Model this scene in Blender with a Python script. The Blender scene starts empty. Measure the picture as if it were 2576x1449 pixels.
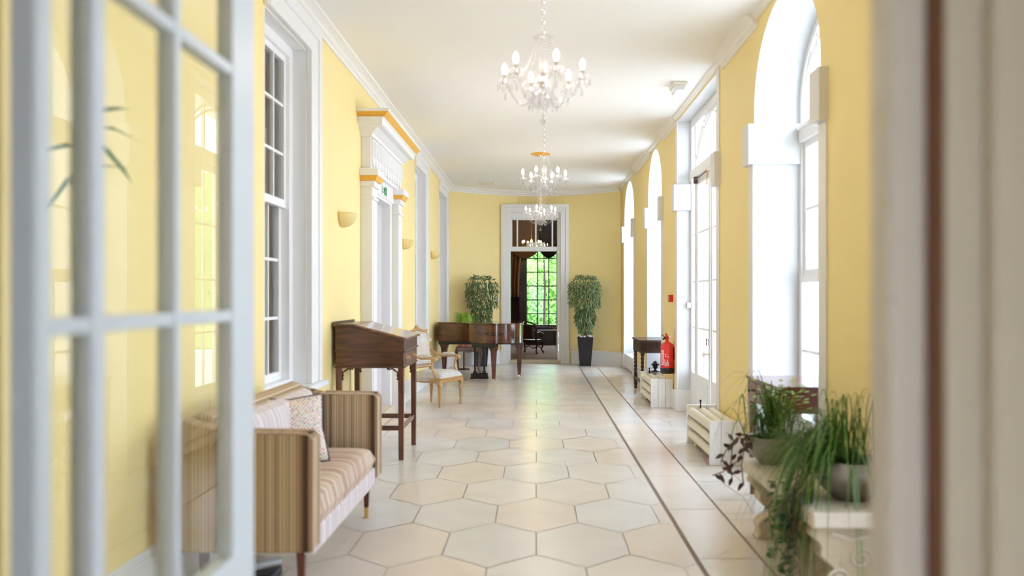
import bpy, bmesh, math, random
from mathutils import Vector, Matrix, noise
PI = math.pi
sc = bpy.context.scene
C = sc.collection
rnd = random.Random(7); jit = random.Random(1)

# ------------------------------------------------------------------ camera
cd = bpy.data.cameras.new('camera'); cam = bpy.data.objects.new('camera', cd); C.objects.link(cam)
cam.location = (0, 0, 1.45); cam.rotation_euler = (PI/2, 0, 0)
cd.sensor_width = 36; cd.lens = 28
cd.shift_x = -61/2576; cd.shift_y = 20.5/2576
cd.clip_start = .05; cd.clip_end = 300
cd.dof.use_dof = True; cd.dof.focus_distance = 11.5; cd.dof.aperture_fstop = 1.25
sc.camera = cam
sc.view_settings.view_transform = 'Standard'; sc.view_settings.look = 'None'
sc.view_settings.exposure = 2.76; sc.view_settings.gamma = 1
sc.view_settings.use_curve_mapping = False
sc.cycles.max_bounces = 8; sc.cycles.diffuse_bounces = 7; sc.cycles.glossy_bounces = 3
sc.cycles.use_adaptive_sampling = True; sc.cycles.adaptive_threshold = .075; sc.cycles.adaptive_min_samples = 16; sc.cycles.use_light_tree = False
sc.cycles.transparent_max_bounces = 14; sc.cycles.transmission_bounces = 2
sc.cycles.caustics_reflective = False; sc.cycles.caustics_refractive = False
sc.cycles.sample_clamp_indirect = 6

# ------------------------------------------------------------------ world: bright overcast sky
w = bpy.data.worlds.new('world'); sc.world = w; w.use_nodes = True
nt = w.node_tree; nt.nodes.clear()
bg = nt.nodes.new('ShaderNodeBackground'); wo = nt.nodes.new('ShaderNodeOutputWorld')
bg.inputs[0].default_value = (.80, .91, 1.10, 1); bg.inputs[1].default_value = 1.35
nt.links.new(bg.outputs[0], wo.inputs[0])

def portal(loc, rot, sx, sy):
    l = bpy.data.lights.new('sky_portal', 'AREA'); l.shape = 'RECTANGLE'; l.size = sx; l.size_y = sy
    l.cycles.is_portal = True
    o = bpy.data.objects.new('sky_portal', l); C.objects.link(o); o.location = loc; o.rotation_euler = rot
for yc, hw in ((2.62, .85), (5.78, .85), (8.97, 1.15), (12.05, .85), (15.37, .85)):
    portal((2.45, yc, 2.0), (0, PI/2, 0), 3.6, hw*2)
portal((.9, 23.75, 2.1), (-PI/2, 0, 0), 3.6, 3.4)

# ------------------------------------------------------------------ materials
MAT = {}
def mat(name, col, rough=.5, metal=0, var=.0, vscale=6, bump=0, bscale=40, spec=.5, coat=0, sub=None):
    m = bpy.data.materials.new(name); m.use_nodes = True; n = m.node_tree.nodes; L = m.node_tree.links
    p = n['Principled BSDF']
    p.inputs['Base Color'].default_value = (*col, 1); p.inputs['Roughness'].default_value = rough
    p.inputs['Metallic'].default_value = metal; p.inputs['Specular IOR Level'].default_value = spec
    if coat: p.inputs['Coat Weight'].default_value = coat; p.inputs['Coat Roughness'].default_value = .08
    if var or bump:
        tc = n.new('ShaderNodeTexCoord')
    if var:
        t = n.new('ShaderNodeTexNoise'); t.inputs['Scale'].default_value = vscale; t.inputs['Detail'].default_value = 5
        L.new(tc.outputs['Object'], t.inputs['Vector'])
        r = n.new('ShaderNodeMapRange'); r.inputs[3].default_value = 1-var; r.inputs[4].default_value = 1+var
        L.new(t.outputs[0], r.inputs[0])
        x = n.new('ShaderNodeMixRGB'); x.blend_type = 'MULTIPLY'; x.inputs[0].default_value = 1
        x.inputs[1].default_value = (*col, 1); L.new(r.outputs[0], x.inputs[2]); L.new(x.outputs[0], p.inputs['Base Color'])
    if bump:
        t2 = n.new('ShaderNodeTexNoise'); t2.inputs['Scale'].default_value = bscale; t2.inputs['Detail'].default_value = 4
        L.new(tc.outputs['Object'], t2.inputs['Vector'])
        b = n.new('ShaderNodeBump'); b.inputs['Strength'].default_value = bump; b.inputs['Distance'].default_value = .02
        L.new(t2.outputs[0], b.inputs['Height']); L.new(b.outputs[0], p.inputs['Normal'])
    MAT[name] = m; return m

def wood(name, dark, light, rough=.3, axis=1, scale=1., coat=.3):
    m = mat(name, light, rough, coat=coat); n = m.node_tree.nodes; L = m.node_tree.links; p = n['Principled BSDF']
    tc = n.new('ShaderNodeTexCoord'); mp = n.new('ShaderNodeMapping')
    s = [14*scale]*3; s[axis] = 1.6*scale; mp.inputs['Scale'].default_value = s
    L.new(tc.outputs['Object'], mp.inputs['Vector'])
    t = n.new('ShaderNodeTexNoise'); t.inputs['Scale'].default_value = 1.6; t.inputs['Detail'].default_value = 8; t.inputs['Distortion'].default_value = .8
    L.new(mp.outputs[0], t.inputs['Vector'])
    r = n.new('ShaderNodeValToRGB'); r.color_ramp.elements[0].position = .32; r.color_ramp.elements[1].position = .7
    r.color_ramp.elements[0].color = (*dark, 1); r.color_ramp.elements[1].color = (*light, 1)
    L.new(t.outputs[0], r.inputs[0]); L.new(r.outputs[0], p.inputs['Base Color']); return m

def stripes(name, axis, cols, scale, ribs=0, ribamt=.25, rough=.9, rot=None):
    """broad random stripes varying along one object axis, with fine ribs"""
    m = mat(name, cols[0], rough, spec=.2); n = m.node_tree.nodes; L = m.node_tree.links; p = n['Principled BSDF']
    tc = n.new('ShaderNodeTexCoord'); s = n.new('ShaderNodeSeparateXYZ'); L.new(tc.outputs['Object'], s.inputs[0])
    src = s.outputs[axis]
    t = n.new('ShaderNodeTexNoise'); t.noise_dimensions = '1D'; t.inputs['Scale'].default_value = scale; t.inputs['Detail'].default_value = 1.5
    L.new(src, t.inputs['W'])
    r = n.new('ShaderNodeValToRGB'); cr = r.color_ramp
    k = len(cols)
    cr.elements[0].position = .3; cr.elements[0].color = (*cols[0], 1); cr.elements[1].position = .7; cr.elements[1].color = (*cols[-1], 1)
    for i in range(1, k-1):
        e = cr.elements.new(.3+.4*i/(k-1)); e.color = (*cols[i], 1)
    L.new(t.outputs[0], r.inputs[0]); out = r.outputs[0]
    if ribs:
        mu = n.new('ShaderNodeMath'); mu.operation = 'MULTIPLY'; mu.inputs[1].default_value = ribs*2*PI; L.new(src, mu.inputs[0])
        sn = n.new('ShaderNodeMath'); sn.operation = 'SINE'; L.new(mu.outputs[0], sn.inputs[0])
        mr = n.new('ShaderNodeMapRange'); mr.inputs[1].default_value = -1; mr.inputs[2].default_value = 1
        mr.inputs[3].default_value = 1-ribamt; mr.inputs[4].default_value = 1+ribamt*.4; L.new(sn.outputs[0], mr.inputs[0])
        x = n.new('ShaderNodeMixRGB'); x.blend_type = 'MULTIPLY'; x.inputs[0].default_value = 1
        L.new(out, x.inputs[1]); L.new(mr.outputs[0], x.inputs[2]); out = x.outputs[0]
    L.new(out, p.inputs['Base Color']); return m

def glass(name, tint=(1, 1, 1), rough=0, ior=1.45):
    m = bpy.data.materials.new(name); m.use_nodes = True; n = m.node_tree.nodes; L = m.node_tree.links; n.clear()
    o = n.new('ShaderNodeOutputMaterial'); mx = n.new('ShaderNodeMixShader'); tr = n.new('ShaderNodeBsdfTransparent'); gl = n.new('ShaderNodeBsdfGlossy')
    f = n.new('ShaderNodeFresnel'); f.inputs[0].default_value = ior; tr.inputs[0].default_value = (*tint, 1); gl.inputs['Roughness'].default_value = rough
    g = n.new('ShaderNodeNewGeometry'); k = n.new('ShaderNodeMath'); k.operation = 'SUBTRACT'; k.inputs[0].default_value = 1; L.new(g.outputs['Backfacing'], k.inputs[1])
    q = n.new('ShaderNodeMath'); q.operation = 'MULTIPLY'; L.new(f.outputs[0], q.inputs[0]); L.new(k.outputs[0], q.inputs[1])
    L.new(q.outputs[0], mx.inputs[0]); L.new(tr.outputs[0], mx.inputs[1]); L.new(gl.outputs[0], mx.inputs[2]); L.new(mx.outputs[0], o.inputs[0])
    MAT[name] = m; return m

def emit(name, col, s):
    m = bpy.data.materials.new(name); m.use_nodes = True; p = m.node_tree.nodes['Principled BSDF']
    p.inputs['Base Color'].default_value = (*col, 1); p.inputs['Emission Color'].default_value = (*col, 1); p.inputs['Emission Strength'].default_value = s
    MAT[name] = m; return m

M_yellow = mat('yellow_paint', (.895, .73, .34), .62, var=.03, vscale=1.2, bump=.03, bscale=25)
M_white = mat('white_paint', (.79, .785, .79), .45, var=.015, vscale=3)
M_reveal_dim = mat('dimmed_reveal_white', (.66, .67, .69), .5)  # the same white, darkened to hold down the window glare
M_impost_dim = mat('dimmed_impost_white', (.72, .725, .74), .5)  # impost white darkened likewise, a step above the reveals
M_gloss = mat('white_gloss', (.85, .85, .86), .3)
M_ceil = mat('ceiling_paint', (.84, .82, .79), .8, var=.015, vscale=1)
M_cornice = mat('cornice_paint', (.82, .80, .77), .6)
M_gold = mat('ochre_band', (.80, .42, .06), .4, var=.08, vscale=9)
M_greydoor = mat('grey_door', (.60, .57, .59), .45)
M_glass = glass('window_glass', (.97, .985, .98))
M_crystal = glass('crystal', (.87, .87, .885), .05, 1.7)
def _sparkle(m):
    n = m.node_tree.nodes; L = m.node_tree.links; out = [q for q in n if q.type == 'OUTPUT_MATERIAL'][0]; old = out.inputs[0].links[0].from_socket
    d = n.new('ShaderNodeBsdfDiffuse'); d.inputs[0].default_value = (.92, .90, .90, 1); tl = n.new('ShaderNodeBsdfTranslucent'); tl.inputs[0].default_value = (.95, .92, .92, 1)
    a = n.new('ShaderNodeMixShader'); a.inputs[0].default_value = .6; L.new(d.outputs[0], a.inputs[1]); L.new(tl.outputs[0], a.inputs[2])
    b = n.new('ShaderNodeMixShader'); b.inputs[0].default_value = .09; L.new(old, b.inputs[1]); L.new(a.outputs[0], b.inputs[2]); L.new(b.outputs[0], out.inputs[0])
_sparkle(M_crystal)
M_chrome = mat('chrome', (.78, .76, .77), .15, 1)
M_brass = mat('brass', (.80, .55, .22), .28, 1)
M_ivory = mat('ivory_paint', (.80, .76, .66), .4)
M_beige = mat('beige_casing', (.62, .55, .44), .5, var=.04, vscale=3)
M_mahog = wood('mahogany', (.045, .012, .006), (.17, .05, .022), .25, 1, 1.2)
M_mahogx = wood('mahogany_x', (.035, .012, .006), (.14, .05, .024), .28, 0, 1.2)
M_mahogz = wood('mahogany_legs', (.05, .012, .008), (.16, .045, .022), .3, 2, 1.2)
M_slope = wood('desk_slope', (.13, .05, .022), (.27, .12, .06), .18, 1, 1.0, .6)
M_rose = wood('rosewood', (.10, .028, .018), (.26, .09, .06), .25, 0, 1., .5)
M_oak = wood('dark_oak', (.012, .006, .004), (.09, .035, .018), .4, 0, 1.5)
M_piano = wood('piano_veneer', (.035, .011, .006), (.13, .04, .018), .10, 0, .5, .8)
M_pdark = wood('piano_side', (.03, .013, .006), (.10, .045, .018), .2, 0, .8, .6)
M_black = mat('black_lacquer', (.008, .008, .010), .18)
M_blackp = mat('black_pot', (.006, .006, .008), .12)
M_red = mat('red_enamel', (.75, .012, .012), .18, coat=.5)
M_redp = mat('red_plastic', (.70, .02, .02), .4)
M_gilt = mat('gilt_wood', (.50, .30, .13), .38, .35, var=.4, vscale=45)
M_pew = mat('pewter', (.30, .28, .25), .3, .9, var=.25, vscale=12, bump=.15, bscale=20)
M_stone = mat('stone', (.60, .51, .39), .85, var=.14, vscale=8, bump=.4, bscale=30)
M_stone_w = mat('pale_stone', (.68, .61, .53), .8, var=.1, vscale=9, bump=.35, bscale=35)
M_soil = mat('soil', (.03, .02, .013), .95, bump=.5, bscale=80)
M_grass = mat('grass_leaf', (.075, .165, .020), .45, var=.4, vscale=9)
M_grass2 = mat('pale_leaf', (.15, .28, .10), .45, var=.35, vscale=9)
M_bright = mat('bright_leaf', (.30, .52, .05), .5, var=.3, vscale=14)
M_fic = mat('ficus_leaf', (.11, .18, .065), .5, var=.6, vscale=16)
M_purple = mat('purple_leaf', (.07, .03, .045), .5, var=.3, vscale=12)
M_bark = mat('bark', (.18, .12, .07), .8, var=.2, vscale=20)
M_peb = mat('pebble', (.62, .58, .54), .6, var=.15, vscale=10)
M_bulb = emit('lit_bulb', (1.0, .84, .72), 18)
M_farbulb = emit('warm_bulb', (1.0, .74, .32), 2.5)
M_carpet = mat('carpet', (.30, .20, .13), .95, var=.12, vscale=14)
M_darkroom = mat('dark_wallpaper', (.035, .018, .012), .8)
M_farceil = mat('far_ceiling', (.6, .5, .45), .8)
M_curtain = mat('brown_curtain', (.30, .14, .06), .85, var=.15, vscale=20)
M_swag = mat('dark_swag', (.018, .006, .006), .85)
M_darkwood = mat('dark_carved_wood', (.035, .010, .006), .3)
M_gapstrip = mat('gap_shade_strip', (.15, .055, .02), .6)  # brown stands in for the shade in the gap by the post
M_mauve = mat('mauve_wall', (.75, .62, .60), .8)
M_garden = mat('lawn', (.20, .36, .06), .9, var=.2, vscale=4)
M_tree = mat('tree_leaf', (.16, .36, .05), .6, var=.5, vscale=2.5)
M_dtree = mat('dark_tree_leaf', (.07, .17, .035), .6, var=.4, vscale=2.5)
M_bounce = mat('bounce_pale', (.74, .73, .71), .9)  # kept pale to bounce sky light into the hall
M_groove = mat('dark_joint', (.34, .27, .23), .9)
M_iron = mat('dark_iron', (.015, .015, .03), .35, .3)
M_arm = stripes('sofa_rib', 0, [(.07, .04, .025), (.42, .28, .17), (.56, .43, .29), (.12, .075, .05), (.54, .40, .26)], 11, 62, .5)
M_seatf = stripes('sofa_seat', 1, [(.60, .44, .34), (.66, .56, .46), (.40, .26, .20), (.70, .60, .50), (.46, .32, .25)], 13, 0)
M_rail = stripes('sofa_rail', 1, [(.70, .66, .68), (.52, .42, .44), (.74, .71, .72), (.60, .52, .53)], 17, 0)
M_tart = stripes('tartan', 0, [(.50, .55, .58), (.60, .60, .52), (.58, .44, .34), (.40, .48, .56), (.62, .60, .55)], 28, 0)
def _plaid(m):
    n = m.node_tree.nodes; L = m.node_tree.links; p = n['Principled BSDF']; src = p.inputs['Base Color'].links[0].from_socket
    tc = n.new('ShaderNodeTexCoord'); s = n.new('ShaderNodeSeparateXYZ'); L.new(tc.outputs['Object'], s.inputs[0])
    t = n.new('ShaderNodeTexNoise'); t.noise_dimensions = '1D'; t.inputs['Scale'].default_value = 24; L.new(s.outputs[1], t.inputs['W'])
    r = n.new('ShaderNodeValToRGB'); r.color_ramp.elements[0].position = .38; r.color_ramp.elements[1].position = .6
    r.color_ramp.elements[0].color = (.42, .50, .58, 1); r.color_ramp.elements[1].color = (.66, .60, .50, 1); L.new(t.outputs[0], r.inputs[0])
    x = n.new('ShaderNodeMixRGB'); x.inputs[0].default_value = .5; L.new(src, x.inputs[1]); L.new(r.outputs[0], x.inputs[2]); L.new(x.outputs[0], p.inputs['Base Color'])
_plaid(M_tart)
M_pink = stripes('pink_stripe', 0, [(.70, .36, .30), (.45, .12, .09), (.75, .48, .40)], 40, 0)

# cushion with small coloured dots
def dots():
    m = mat('dotted_fabric', (.80, .78, .72), .9); n = m.node_tree.nodes; L = m.node_tree.links; p = n['Principled BSDF']
    tc = n.new('ShaderNodeTexCoord'); v = n.new('ShaderNodeTexVoronoi'); v.inputs['Scale'].default_value = 66; v.inputs['Randomness'].default_value = .25
    mp = n.new('ShaderNodeMapping'); mp.inputs['Scale'].default_value = (0.001, 1, 1); mp.inputs['Rotation'].default_value = (.78, 0, 0)
    L.new(tc.outputs['Object'], mp.inputs[0]); L.new(mp.outputs[0], v.inputs['Vector'])
    lt = n.new('ShaderNodeMath'); lt.operation = 'LESS_THAN'; lt.inputs[1].default_value = .33; L.new(v.outputs['Distance'], lt.inputs[0])
    s = n.new('ShaderNodeSeparateColor'); L.new(v.outputs['Color'], s.inputs[0])
    r = n.new('ShaderNodeValToRGB'); r.color_ramp.interpolation = 'CONSTANT'
    cs = [(.10, .05, .09), (.45, .06, .30), (.62, .20, .05), (.12, .08, .10), (.60, .07, .10), (.35, .25, .15), (.14, .07, .14)]
    r.color_ramp.elements[0].color = (*cs[0], 1); r.color_ramp.elements[1].position = .16; r.color_ramp.elements[1].color = (*cs[1], 1)
    for i in range(2, 7): e = r.color_ramp.elements.new(i*.15); e.color = (*cs[i], 1)
    L.new(s.outputs[0], r.inputs[0])
    x = n.new('ShaderNodeMixRGB'); x.inputs[1].default_value = (.78, .76, .70, 1); L.new(lt.outputs[0], x.inputs[0]); L.new(r.outputs[0], x.inputs[2])
    L.new(x.outputs[0], p.inputs['Base Color']); return m
M_dots = dots()

# limestone flags: one tone per slab, mottling, faint veins, polished by wear
def flag():
    m = mat('limestone', (.7, .62, .55), .3); n = m.node_tree.nodes; L = m.node_tree.links; p = n['Principled BSDF']
    a = n.new('ShaderNodeAttribute'); a.attribute_name = 'slab'; tc = n.new('ShaderNodeTexCoord')
    r = n.new('ShaderNodeValToRGB'); r.color_ramp.elements[0].color = (.69, .62, .56, 1); r.color_ramp.elements[1].color = (.69, .67, .65, 1)
    for pos, c in ((.25, (.71, .61, .52)), (.55, (.70, .65, .60)), (.8, (.65, .62, .59))):
        e = r.color_ramp.elements.new(pos); e.color = (*c, 1)
    L.new(a.outputs['Fac'], r.inputs[0])
    t = n.new('ShaderNodeTexNoise'); t.inputs['Scale'].default_value = 2.2; t.inputs['Detail'].default_value = 4; t.inputs['Distortion'].default_value = .1
    L.new(tc.outputs['Object'], t.inputs['Vector'])
    mr = n.new('ShaderNodeMapRange'); mr.inputs[1].default_value = .3; mr.inputs[2].default_value = .7; mr.inputs[3].default_value = .95; mr.inputs[4].default_value = 1.03
    L.new(t.outputs[0], mr.inputs[0])
    x = n.new('ShaderNodeMixRGB'); x.blend_type = 'MULTIPLY'; x.inputs[0].default_value = 1; L.new(r.outputs[0], x.inputs[1]); L.new(mr.outputs[0], x.inputs[2])
    L.new(x.outputs[0], p.inputs['Base Color'])
    mr2 = n.new('ShaderNodeMapRange'); mr2.inputs[3].default_value = .20; mr2.inputs[4].default_value = .30; L.new(t.outputs[0], mr2.inputs[0]); L.new(mr2.outputs[0], p.inputs['Roughness'])
    t2 = n.new('ShaderNodeTexNoise'); t2.inputs['Scale'].default_value = 5; t2.inputs['Detail'].default_value = 3; L.new(tc.outputs['Object'], t2.inputs['Vector'])
    b = n.new('ShaderNodeBump'); b.inputs['Strength'].default_value = .10; b.inputs['Distance'].default_value = .03; L.new(t2.outputs[0], b.inputs['Height']); L.new(b.outputs[0], p.inputs['Normal'])
    return m
M_flag = flag()

# ------------------------------------------------------------------ mesh helper
class MB:
    def __init__(s): s.bm = bmesh.new(); s.mi = 0
    def _f(s, vs, smooth=False):
        try: f = s.bm.faces.new(vs)
        except ValueError: return None
        f.smooth = smooth; f.material_index = s.mi; return f
    def face(s, pts, smooth=False): return s._f([s.bm.verts.new(p) for p in pts], smooth)
    def obox(s, c, size, R=None):
        c = Vector(c); h = Vector(size)/2+Vector((jit.random(), jit.random(), jit.random()))*.0004; vs = []
        for dz in (-1, 1):
            for dx, dy in ((-1, -1), (1, -1), (1, 1), (-1, 1)):
                v = Vector((dx*h.x, dy*h.y, dz*h.z)); vs.append(s.bm.verts.new(c+(R@v if R else v)))
        for q in ((3, 2, 1, 0), (4, 5, 6, 7), (0, 1, 5, 4), (1, 2, 6, 5), (2, 3, 7, 6), (3, 0, 4, 7)): s._f([vs[i] for i in q])
        return s
    def box(s, x0, x1, y0, y1, z0, z1): return s.obox(((x0+x1)/2, (y0+y1)/2, (z0+z1)/2), (abs(x1-x0), abs(y1-y0), abs(z1-z0)))
    def frus(s, c0, s0, c1, s1):
        vs = []
        for c, z in ((c0, s0), (c1, s1)):
            for dx, dy in ((-1, -1), (1, -1), (1, 1), (-1, 1)): vs.append(s.bm.verts.new((c[0]+dx*z[0]/2, c[1]+dy*z[1]/2, c[2])))
        for q in ((3, 2, 1, 0), (4, 5, 6, 7), (0, 1, 5, 4), (1, 2, 6, 5), (2, 3, 7, 6), (3, 0, 4, 7)): s._f([vs[i] for i in q])
        return s
    def prism(s, poly, axis, a, b, smooth=False):
        def m(u, v, w): return {'z': (u, v, w), 'y': (u, w, v), 'x': (w, u, v)}[axis]
        a -= jit.random()*.0003; b += jit.random()*.0003
        A = [s.bm.verts.new(m(u, v, a)) for u, v in poly]; B = [s.bm.verts.new(m(u, v, b)) for u, v in poly]
        s._f(A[::-1]); s._f(B); n = len(poly)
        for i in range(n): s._f([A[i], A[(i+1) % n], B[(i+1) % n], B[i]], smooth)
        return s
    def lathe(s, prof, c=(0, 0, 0), n=20, R=None, smooth=True, sx=1, sy=1):
        c = Vector(c); rings = []
        for r, z in prof:
            ring = []
            for k in range(n):
                a = 2*PI*k/n; v = Vector((r*math.cos(a)*sx, r*math.sin(a)*sy, z)); ring.append(s.bm.verts.new(c+(R@v if R else v)))
            rings.append(ring)
        for i in range(len(rings)-1):
            for k in range(n): s._f([rings[i][k], rings[i][(k+1) % n], rings[i+1][(k+1) % n], rings[i+1][k]], smooth)
        if prof[0][0] > 1e-5: s._f(rings[0][::-1])
        if prof[-1][0] > 1e-5: s._f(rings[-1])
        return s
    def sphere(s, c, r, n=10, sz=1, sx=1, sy=1):
        m = max(5, n//2+1)
        return s.lathe([(max(1e-6, r*math.sin(PI*i/m)), -r*sz*math.cos(PI*i/m)) for i in range(m+1)], c, n, sx=sx, sy=sy)
    def tube(s, pts, r, n=8, smooth=True, flat=1.):
        pts = [Vector(p) for p in pts]; N = len(pts); rs = r if isinstance(r, (list, tuple)) else [r]*N
        rings = []; up = None
        for i, p in enumerate(pts):
            d = (pts[min(i+1, N-1)]-pts[max(i-1, 0)])
            if d.length < 1e-9: d = Vector((0, 0, 1))
            d.normalize()
            if up is None:
                up = Vector((0, 0, 1)) if abs(d.z) < .9 else Vector((0, 1, 0))
            u = (up-d*up.dot(d))
            if u.length < 1e-6: u = d.orthogonal()
            u.normalize(); up = u; v = d.cross(u)
            rings.append([s.bm.verts.new(p+(u*math.cos(2*PI*k/n)*flat+v*math.sin(2*PI*k/n))*rs[i]) for k in range(n)])
        for i in range(N-1):
            for k in range(n): s._f([rings[i][k], rings[i][(k+1) % n], rings[i+1][(k+1) % n], rings[i+1][k]], smooth)
        s._f(rings[0][::-1]); s._f(rings[-1]); return s
    def grid(s, fn, nu, nv, smooth=True, closeu=False):
        V = [[s.bm.verts.new(fn(i/nu, j/nv)) for j in range(nv+1)] for i in range(nu+1)]
        for i in range(nu):
            for j in range(nv): s._f([V[i][j], V[i+1][j], V[i+1][j+1], V[i][j+1]], smooth)
        return s
    def puff(s, c, size, R=None, e=.5, n=14, pw=4):
        """upholstered cushion: rounded slab with domed faces"""
        c = Vector(c); hx, hy, hz = (q/2 for q in size)
        for sg in (1, -1):
            def fn(u, v):
                a, b = 2*u-1, 2*v-1
                t = (max(0, 1-abs(a)**pw)*max(0, 1-abs(b)**pw))**e
                p = Vector((a*hx, b*hy, sg*hz*t)); return c+(R@p if R else p)
            s.grid(fn, n, n)
        return s
    def leaf(s, p, d, up, L, W, droop=.3):
        p = Vector(p); d = Vector(d).normalized(); up = Vector(up); sd = d.cross(up)
        if sd.length < 1e-4: sd = d.orthogonal()
        sd.normalize(); nrm = sd.cross(d).normalized()
        m1 = p+d*L*.4+nrm*L*.05; m2 = p+d*L*.75-Vector((0, 0, L*droop*.35)); t = p+d*L-Vector((0, 0, L*droop))
        a, b, c1, d1, e1, f1 = (s.bm.verts.new(q) for q in (p, m1+sd*W/2-nrm*W*.15, m1-sd*W/2-nrm*W*.15, m2+sd*W*.36, m2-sd*W*.36, t))
        cc = s.bm.verts.new(m1); c2 = s.bm.verts.new(m2)
        for q in ((a, b, cc), (a, cc, c1), (b, d1, c2, cc), (cc, c2, e1, c1), (d1, f1, c2), (c2, f1, e1)): s._f(q, True)
        return s
    def blade(s, p, ang, L, H, W, droop, n=8):
        """a long arching grass leaf: rises to H then falls"""
        p = Vector(p); dx, dy = math.cos(ang), math.sin(ang); side = Vector((-dy, dx, 0)); prev = None
        for i in range(n+1):
            t = i/n; q = p+Vector((dx*L*t, dy*L*t, H*(1-(1-min(1, t*1.6))**2)-droop*max(0, t-.35)**2/.42))
            wd = W*(1-t**2.2)*(.55+.45*min(1, t*4))/2+.0004
            a, b, cM = s.bm.verts.new(q+side*wd+Vector((0, 0, wd*.5))), s.bm.verts.new(q-side*wd+Vector((0, 0, wd*.5))), s.bm.verts.new(q)
            if prev: s._f([prev[0], a, cM, prev[2]], True); s._f([prev[2], cM, b, prev[1]], True)
            prev = (a, b, cM)
        return s

def link(name, mesh, parent=None):
    o = bpy.data.objects.new(name, mesh); C.objects.link(o)
    if parent is not None: o.parent = parent
    return o
def obj(name, mb, m, parent=None, bevel=0, seg=2, merge=False, loc=None):
    if merge: bmesh.ops.remove_doubles(mb.bm, verts=mb.bm.verts, dist=1e-5)
    bmesh.ops.recalc_face_normals(mb.bm, faces=mb.bm.faces)
    me = bpy.data.meshes.new(name); mb.bm.to_mesh(me); mb.bm.free(); me.set_sharp_from_angle(angle=math.radians(38))
    for q in (m if isinstance(m, (list, tuple)) else [m]): me.materials.append(q)
    o = link(name, me, parent)
    if loc: o.location = loc
    if bevel:
        b = o.modifiers.new('bevel', 'BEVEL'); b.width = bevel; b.segments = seg; b.limit_method = 'ANGLE'; b.angle_limit = .6
    return o
def thing(name, label, cat, loc=(0, 0, 0), rotz=0, group=None):
    o = bpy.data.objects.new(name, None); C.objects.link(o); o.location = loc; o.rotation_euler = (0, 0, rotz)
    o.empty_display_size = .1; return tag(o, label, cat, group)
def tag(o, label, cat, group=None):
    o['label'] = label; o['category'] = cat
    if group: o['group'] = group
    return o
def struct(o, label=None):
    o['kind'] = 'structure'
    if label: o['label'] = label
    return o
def dup(root, loc, rotz, label, group=None):
    r = root.copy(); C.objects.link(r); r.location = loc; r.rotation_euler = (0, 0, rotz); r['label'] = label
    if group: r['group'] = group
    def rec(src, dst):
        for ch in [o for o in C.objects if o.parent == src]:
            c = ch.copy(); C.objects.link(c); c.parent = dst; rec(ch, c)
    rec(root, r); return r

XL, XR = -1.81, 1.79
ZC, ZB = 3.73, 3.62          # ceiling, underside of cornice
YN, YF = 1.17, 17.3          # hall near wall, middle of the bow wall
def bow(x): return YF-.85*(x/1.8)**2
YLC, YRC = bow(XL), bow(XR)
WH = 1.0

# ================================================================== FLOOR
def clip(poly, a, b, c):
    """keep a*x+b*y<=c"""
    out = []
    for i in range(len(poly)):
        p, q = poly[i], poly[(i+1) % len(poly)]; dp, dq = a*p[0]+b*p[1]-c, a*q[0]+b*q[1]-c
        if dp <= 0: out.append(p)
        if (dp < 0) != (dq < 0) and abs(dp-dq) > 1e-12:
            t = dp/(dp-dq); out.append((p[0]+(q[0]-p[0])*t, p[1]+(q[1]-p[1])*t))
    return out
def area(p): return abs(sum(p[i][0]*p[(i+1) % len(p)][1]-p[(i+1) % len(p)][0]*p[i][1] for i in range(len(p))))/2
mb = MB(); tiles = []
def tile(poly, gap=.003):
    if len(poly) < 3 or area(poly) < .002: return
    cx = sum(p[0] for p in poly)/len(poly); cy = sum(p[1] for p in poly)/len(poly)
    q = []
    for x, y in poly:
        d = math.hypot(x-cx, y-cy); k = max(0, 1-gap*1.3/d) if d > 0 else 1; q.append((cx+(x-cx)*k, cy+(y-cy)*k))
    f = mb.face([(x, y, 0) for x, y in q])
    if f: tiles.append(rnd.random())
hw, he, hs = .264, .2073, .4219
row = -6
while 4.675+.629*row < 17.6:
    yc = 4.675+.629*row
    for k in range(-5, 5):
        xc = (k+.5)*2*hw if row % 2 == 0 else k*2*hw
        p = [(xc-hw, yc-he), (xc, yc-hs), (xc+hw, yc-he), (xc+hw, yc+he), (xc, yc+hs), (xc-hw, yc+he)]
        p = clip(p, 1, 0, .872); p = clip(p, -1, 0, 1.86); p = clip(p, 0, -1, -1.05)
        if p: tile(p)
    row += 1
js = [1.05, 2.2, 3.3, 4.4, 5.42, 6.42, 7.35, 8.39, 9.05, 10.1, 11.1, 12.2, 13.1, 14.2, 15.3, 16.3, 17.5]
for a, b in zip(js, js[1:]): tile([(.897, a), (1.236, a), (1.236, b), (.897, b)])
def split(p, depth):
    if depth <= 0 or area(p) < .10 or (area(p) < .3 and rnd.random() < .3): tile(p, .004); return
    cx = sum(q[0] for q in p)/len(p)+rnd.uniform(-.08, .08); cy = sum(q[1] for q in p)/len(p)+rnd.uniform(-.12, .12)
    w_ = max(q[0] for q in p)-min(q[0] for q in p); h_ = max(q[1] for q in p)-min(q[1] for q in p)
    th = rnd.gauss(0, .14)+(0 if w_ > h_ else PI/2)+(rnd.choice([0, 0, 0, .6]) if area(p) < .4 else 0)
    a, b = math.cos(th), math.sin(th); c = a*cx+b*cy
    split(clip(p, a, b, c), depth-1); split(clip(p, -a, -b, -c), depth-1)
y = 1.05
while y < 17.4:
    y2 = min(17.5, y+rnd.uniform(.75, 1.25)); split([(1.248, y), (2.3, y), (2.3, y2), (1.248, y2)], 4); y = y2
mb.bm.faces.ensure_lookup_table(); nt_ = len(tiles)
mb.mi = 1; mb.face([(-2.3, 1.0, -.004), (2.4, 1.0, -.004), (2.4, 17.7, -.004), (-2.3, 17.7, -.004)])
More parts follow.
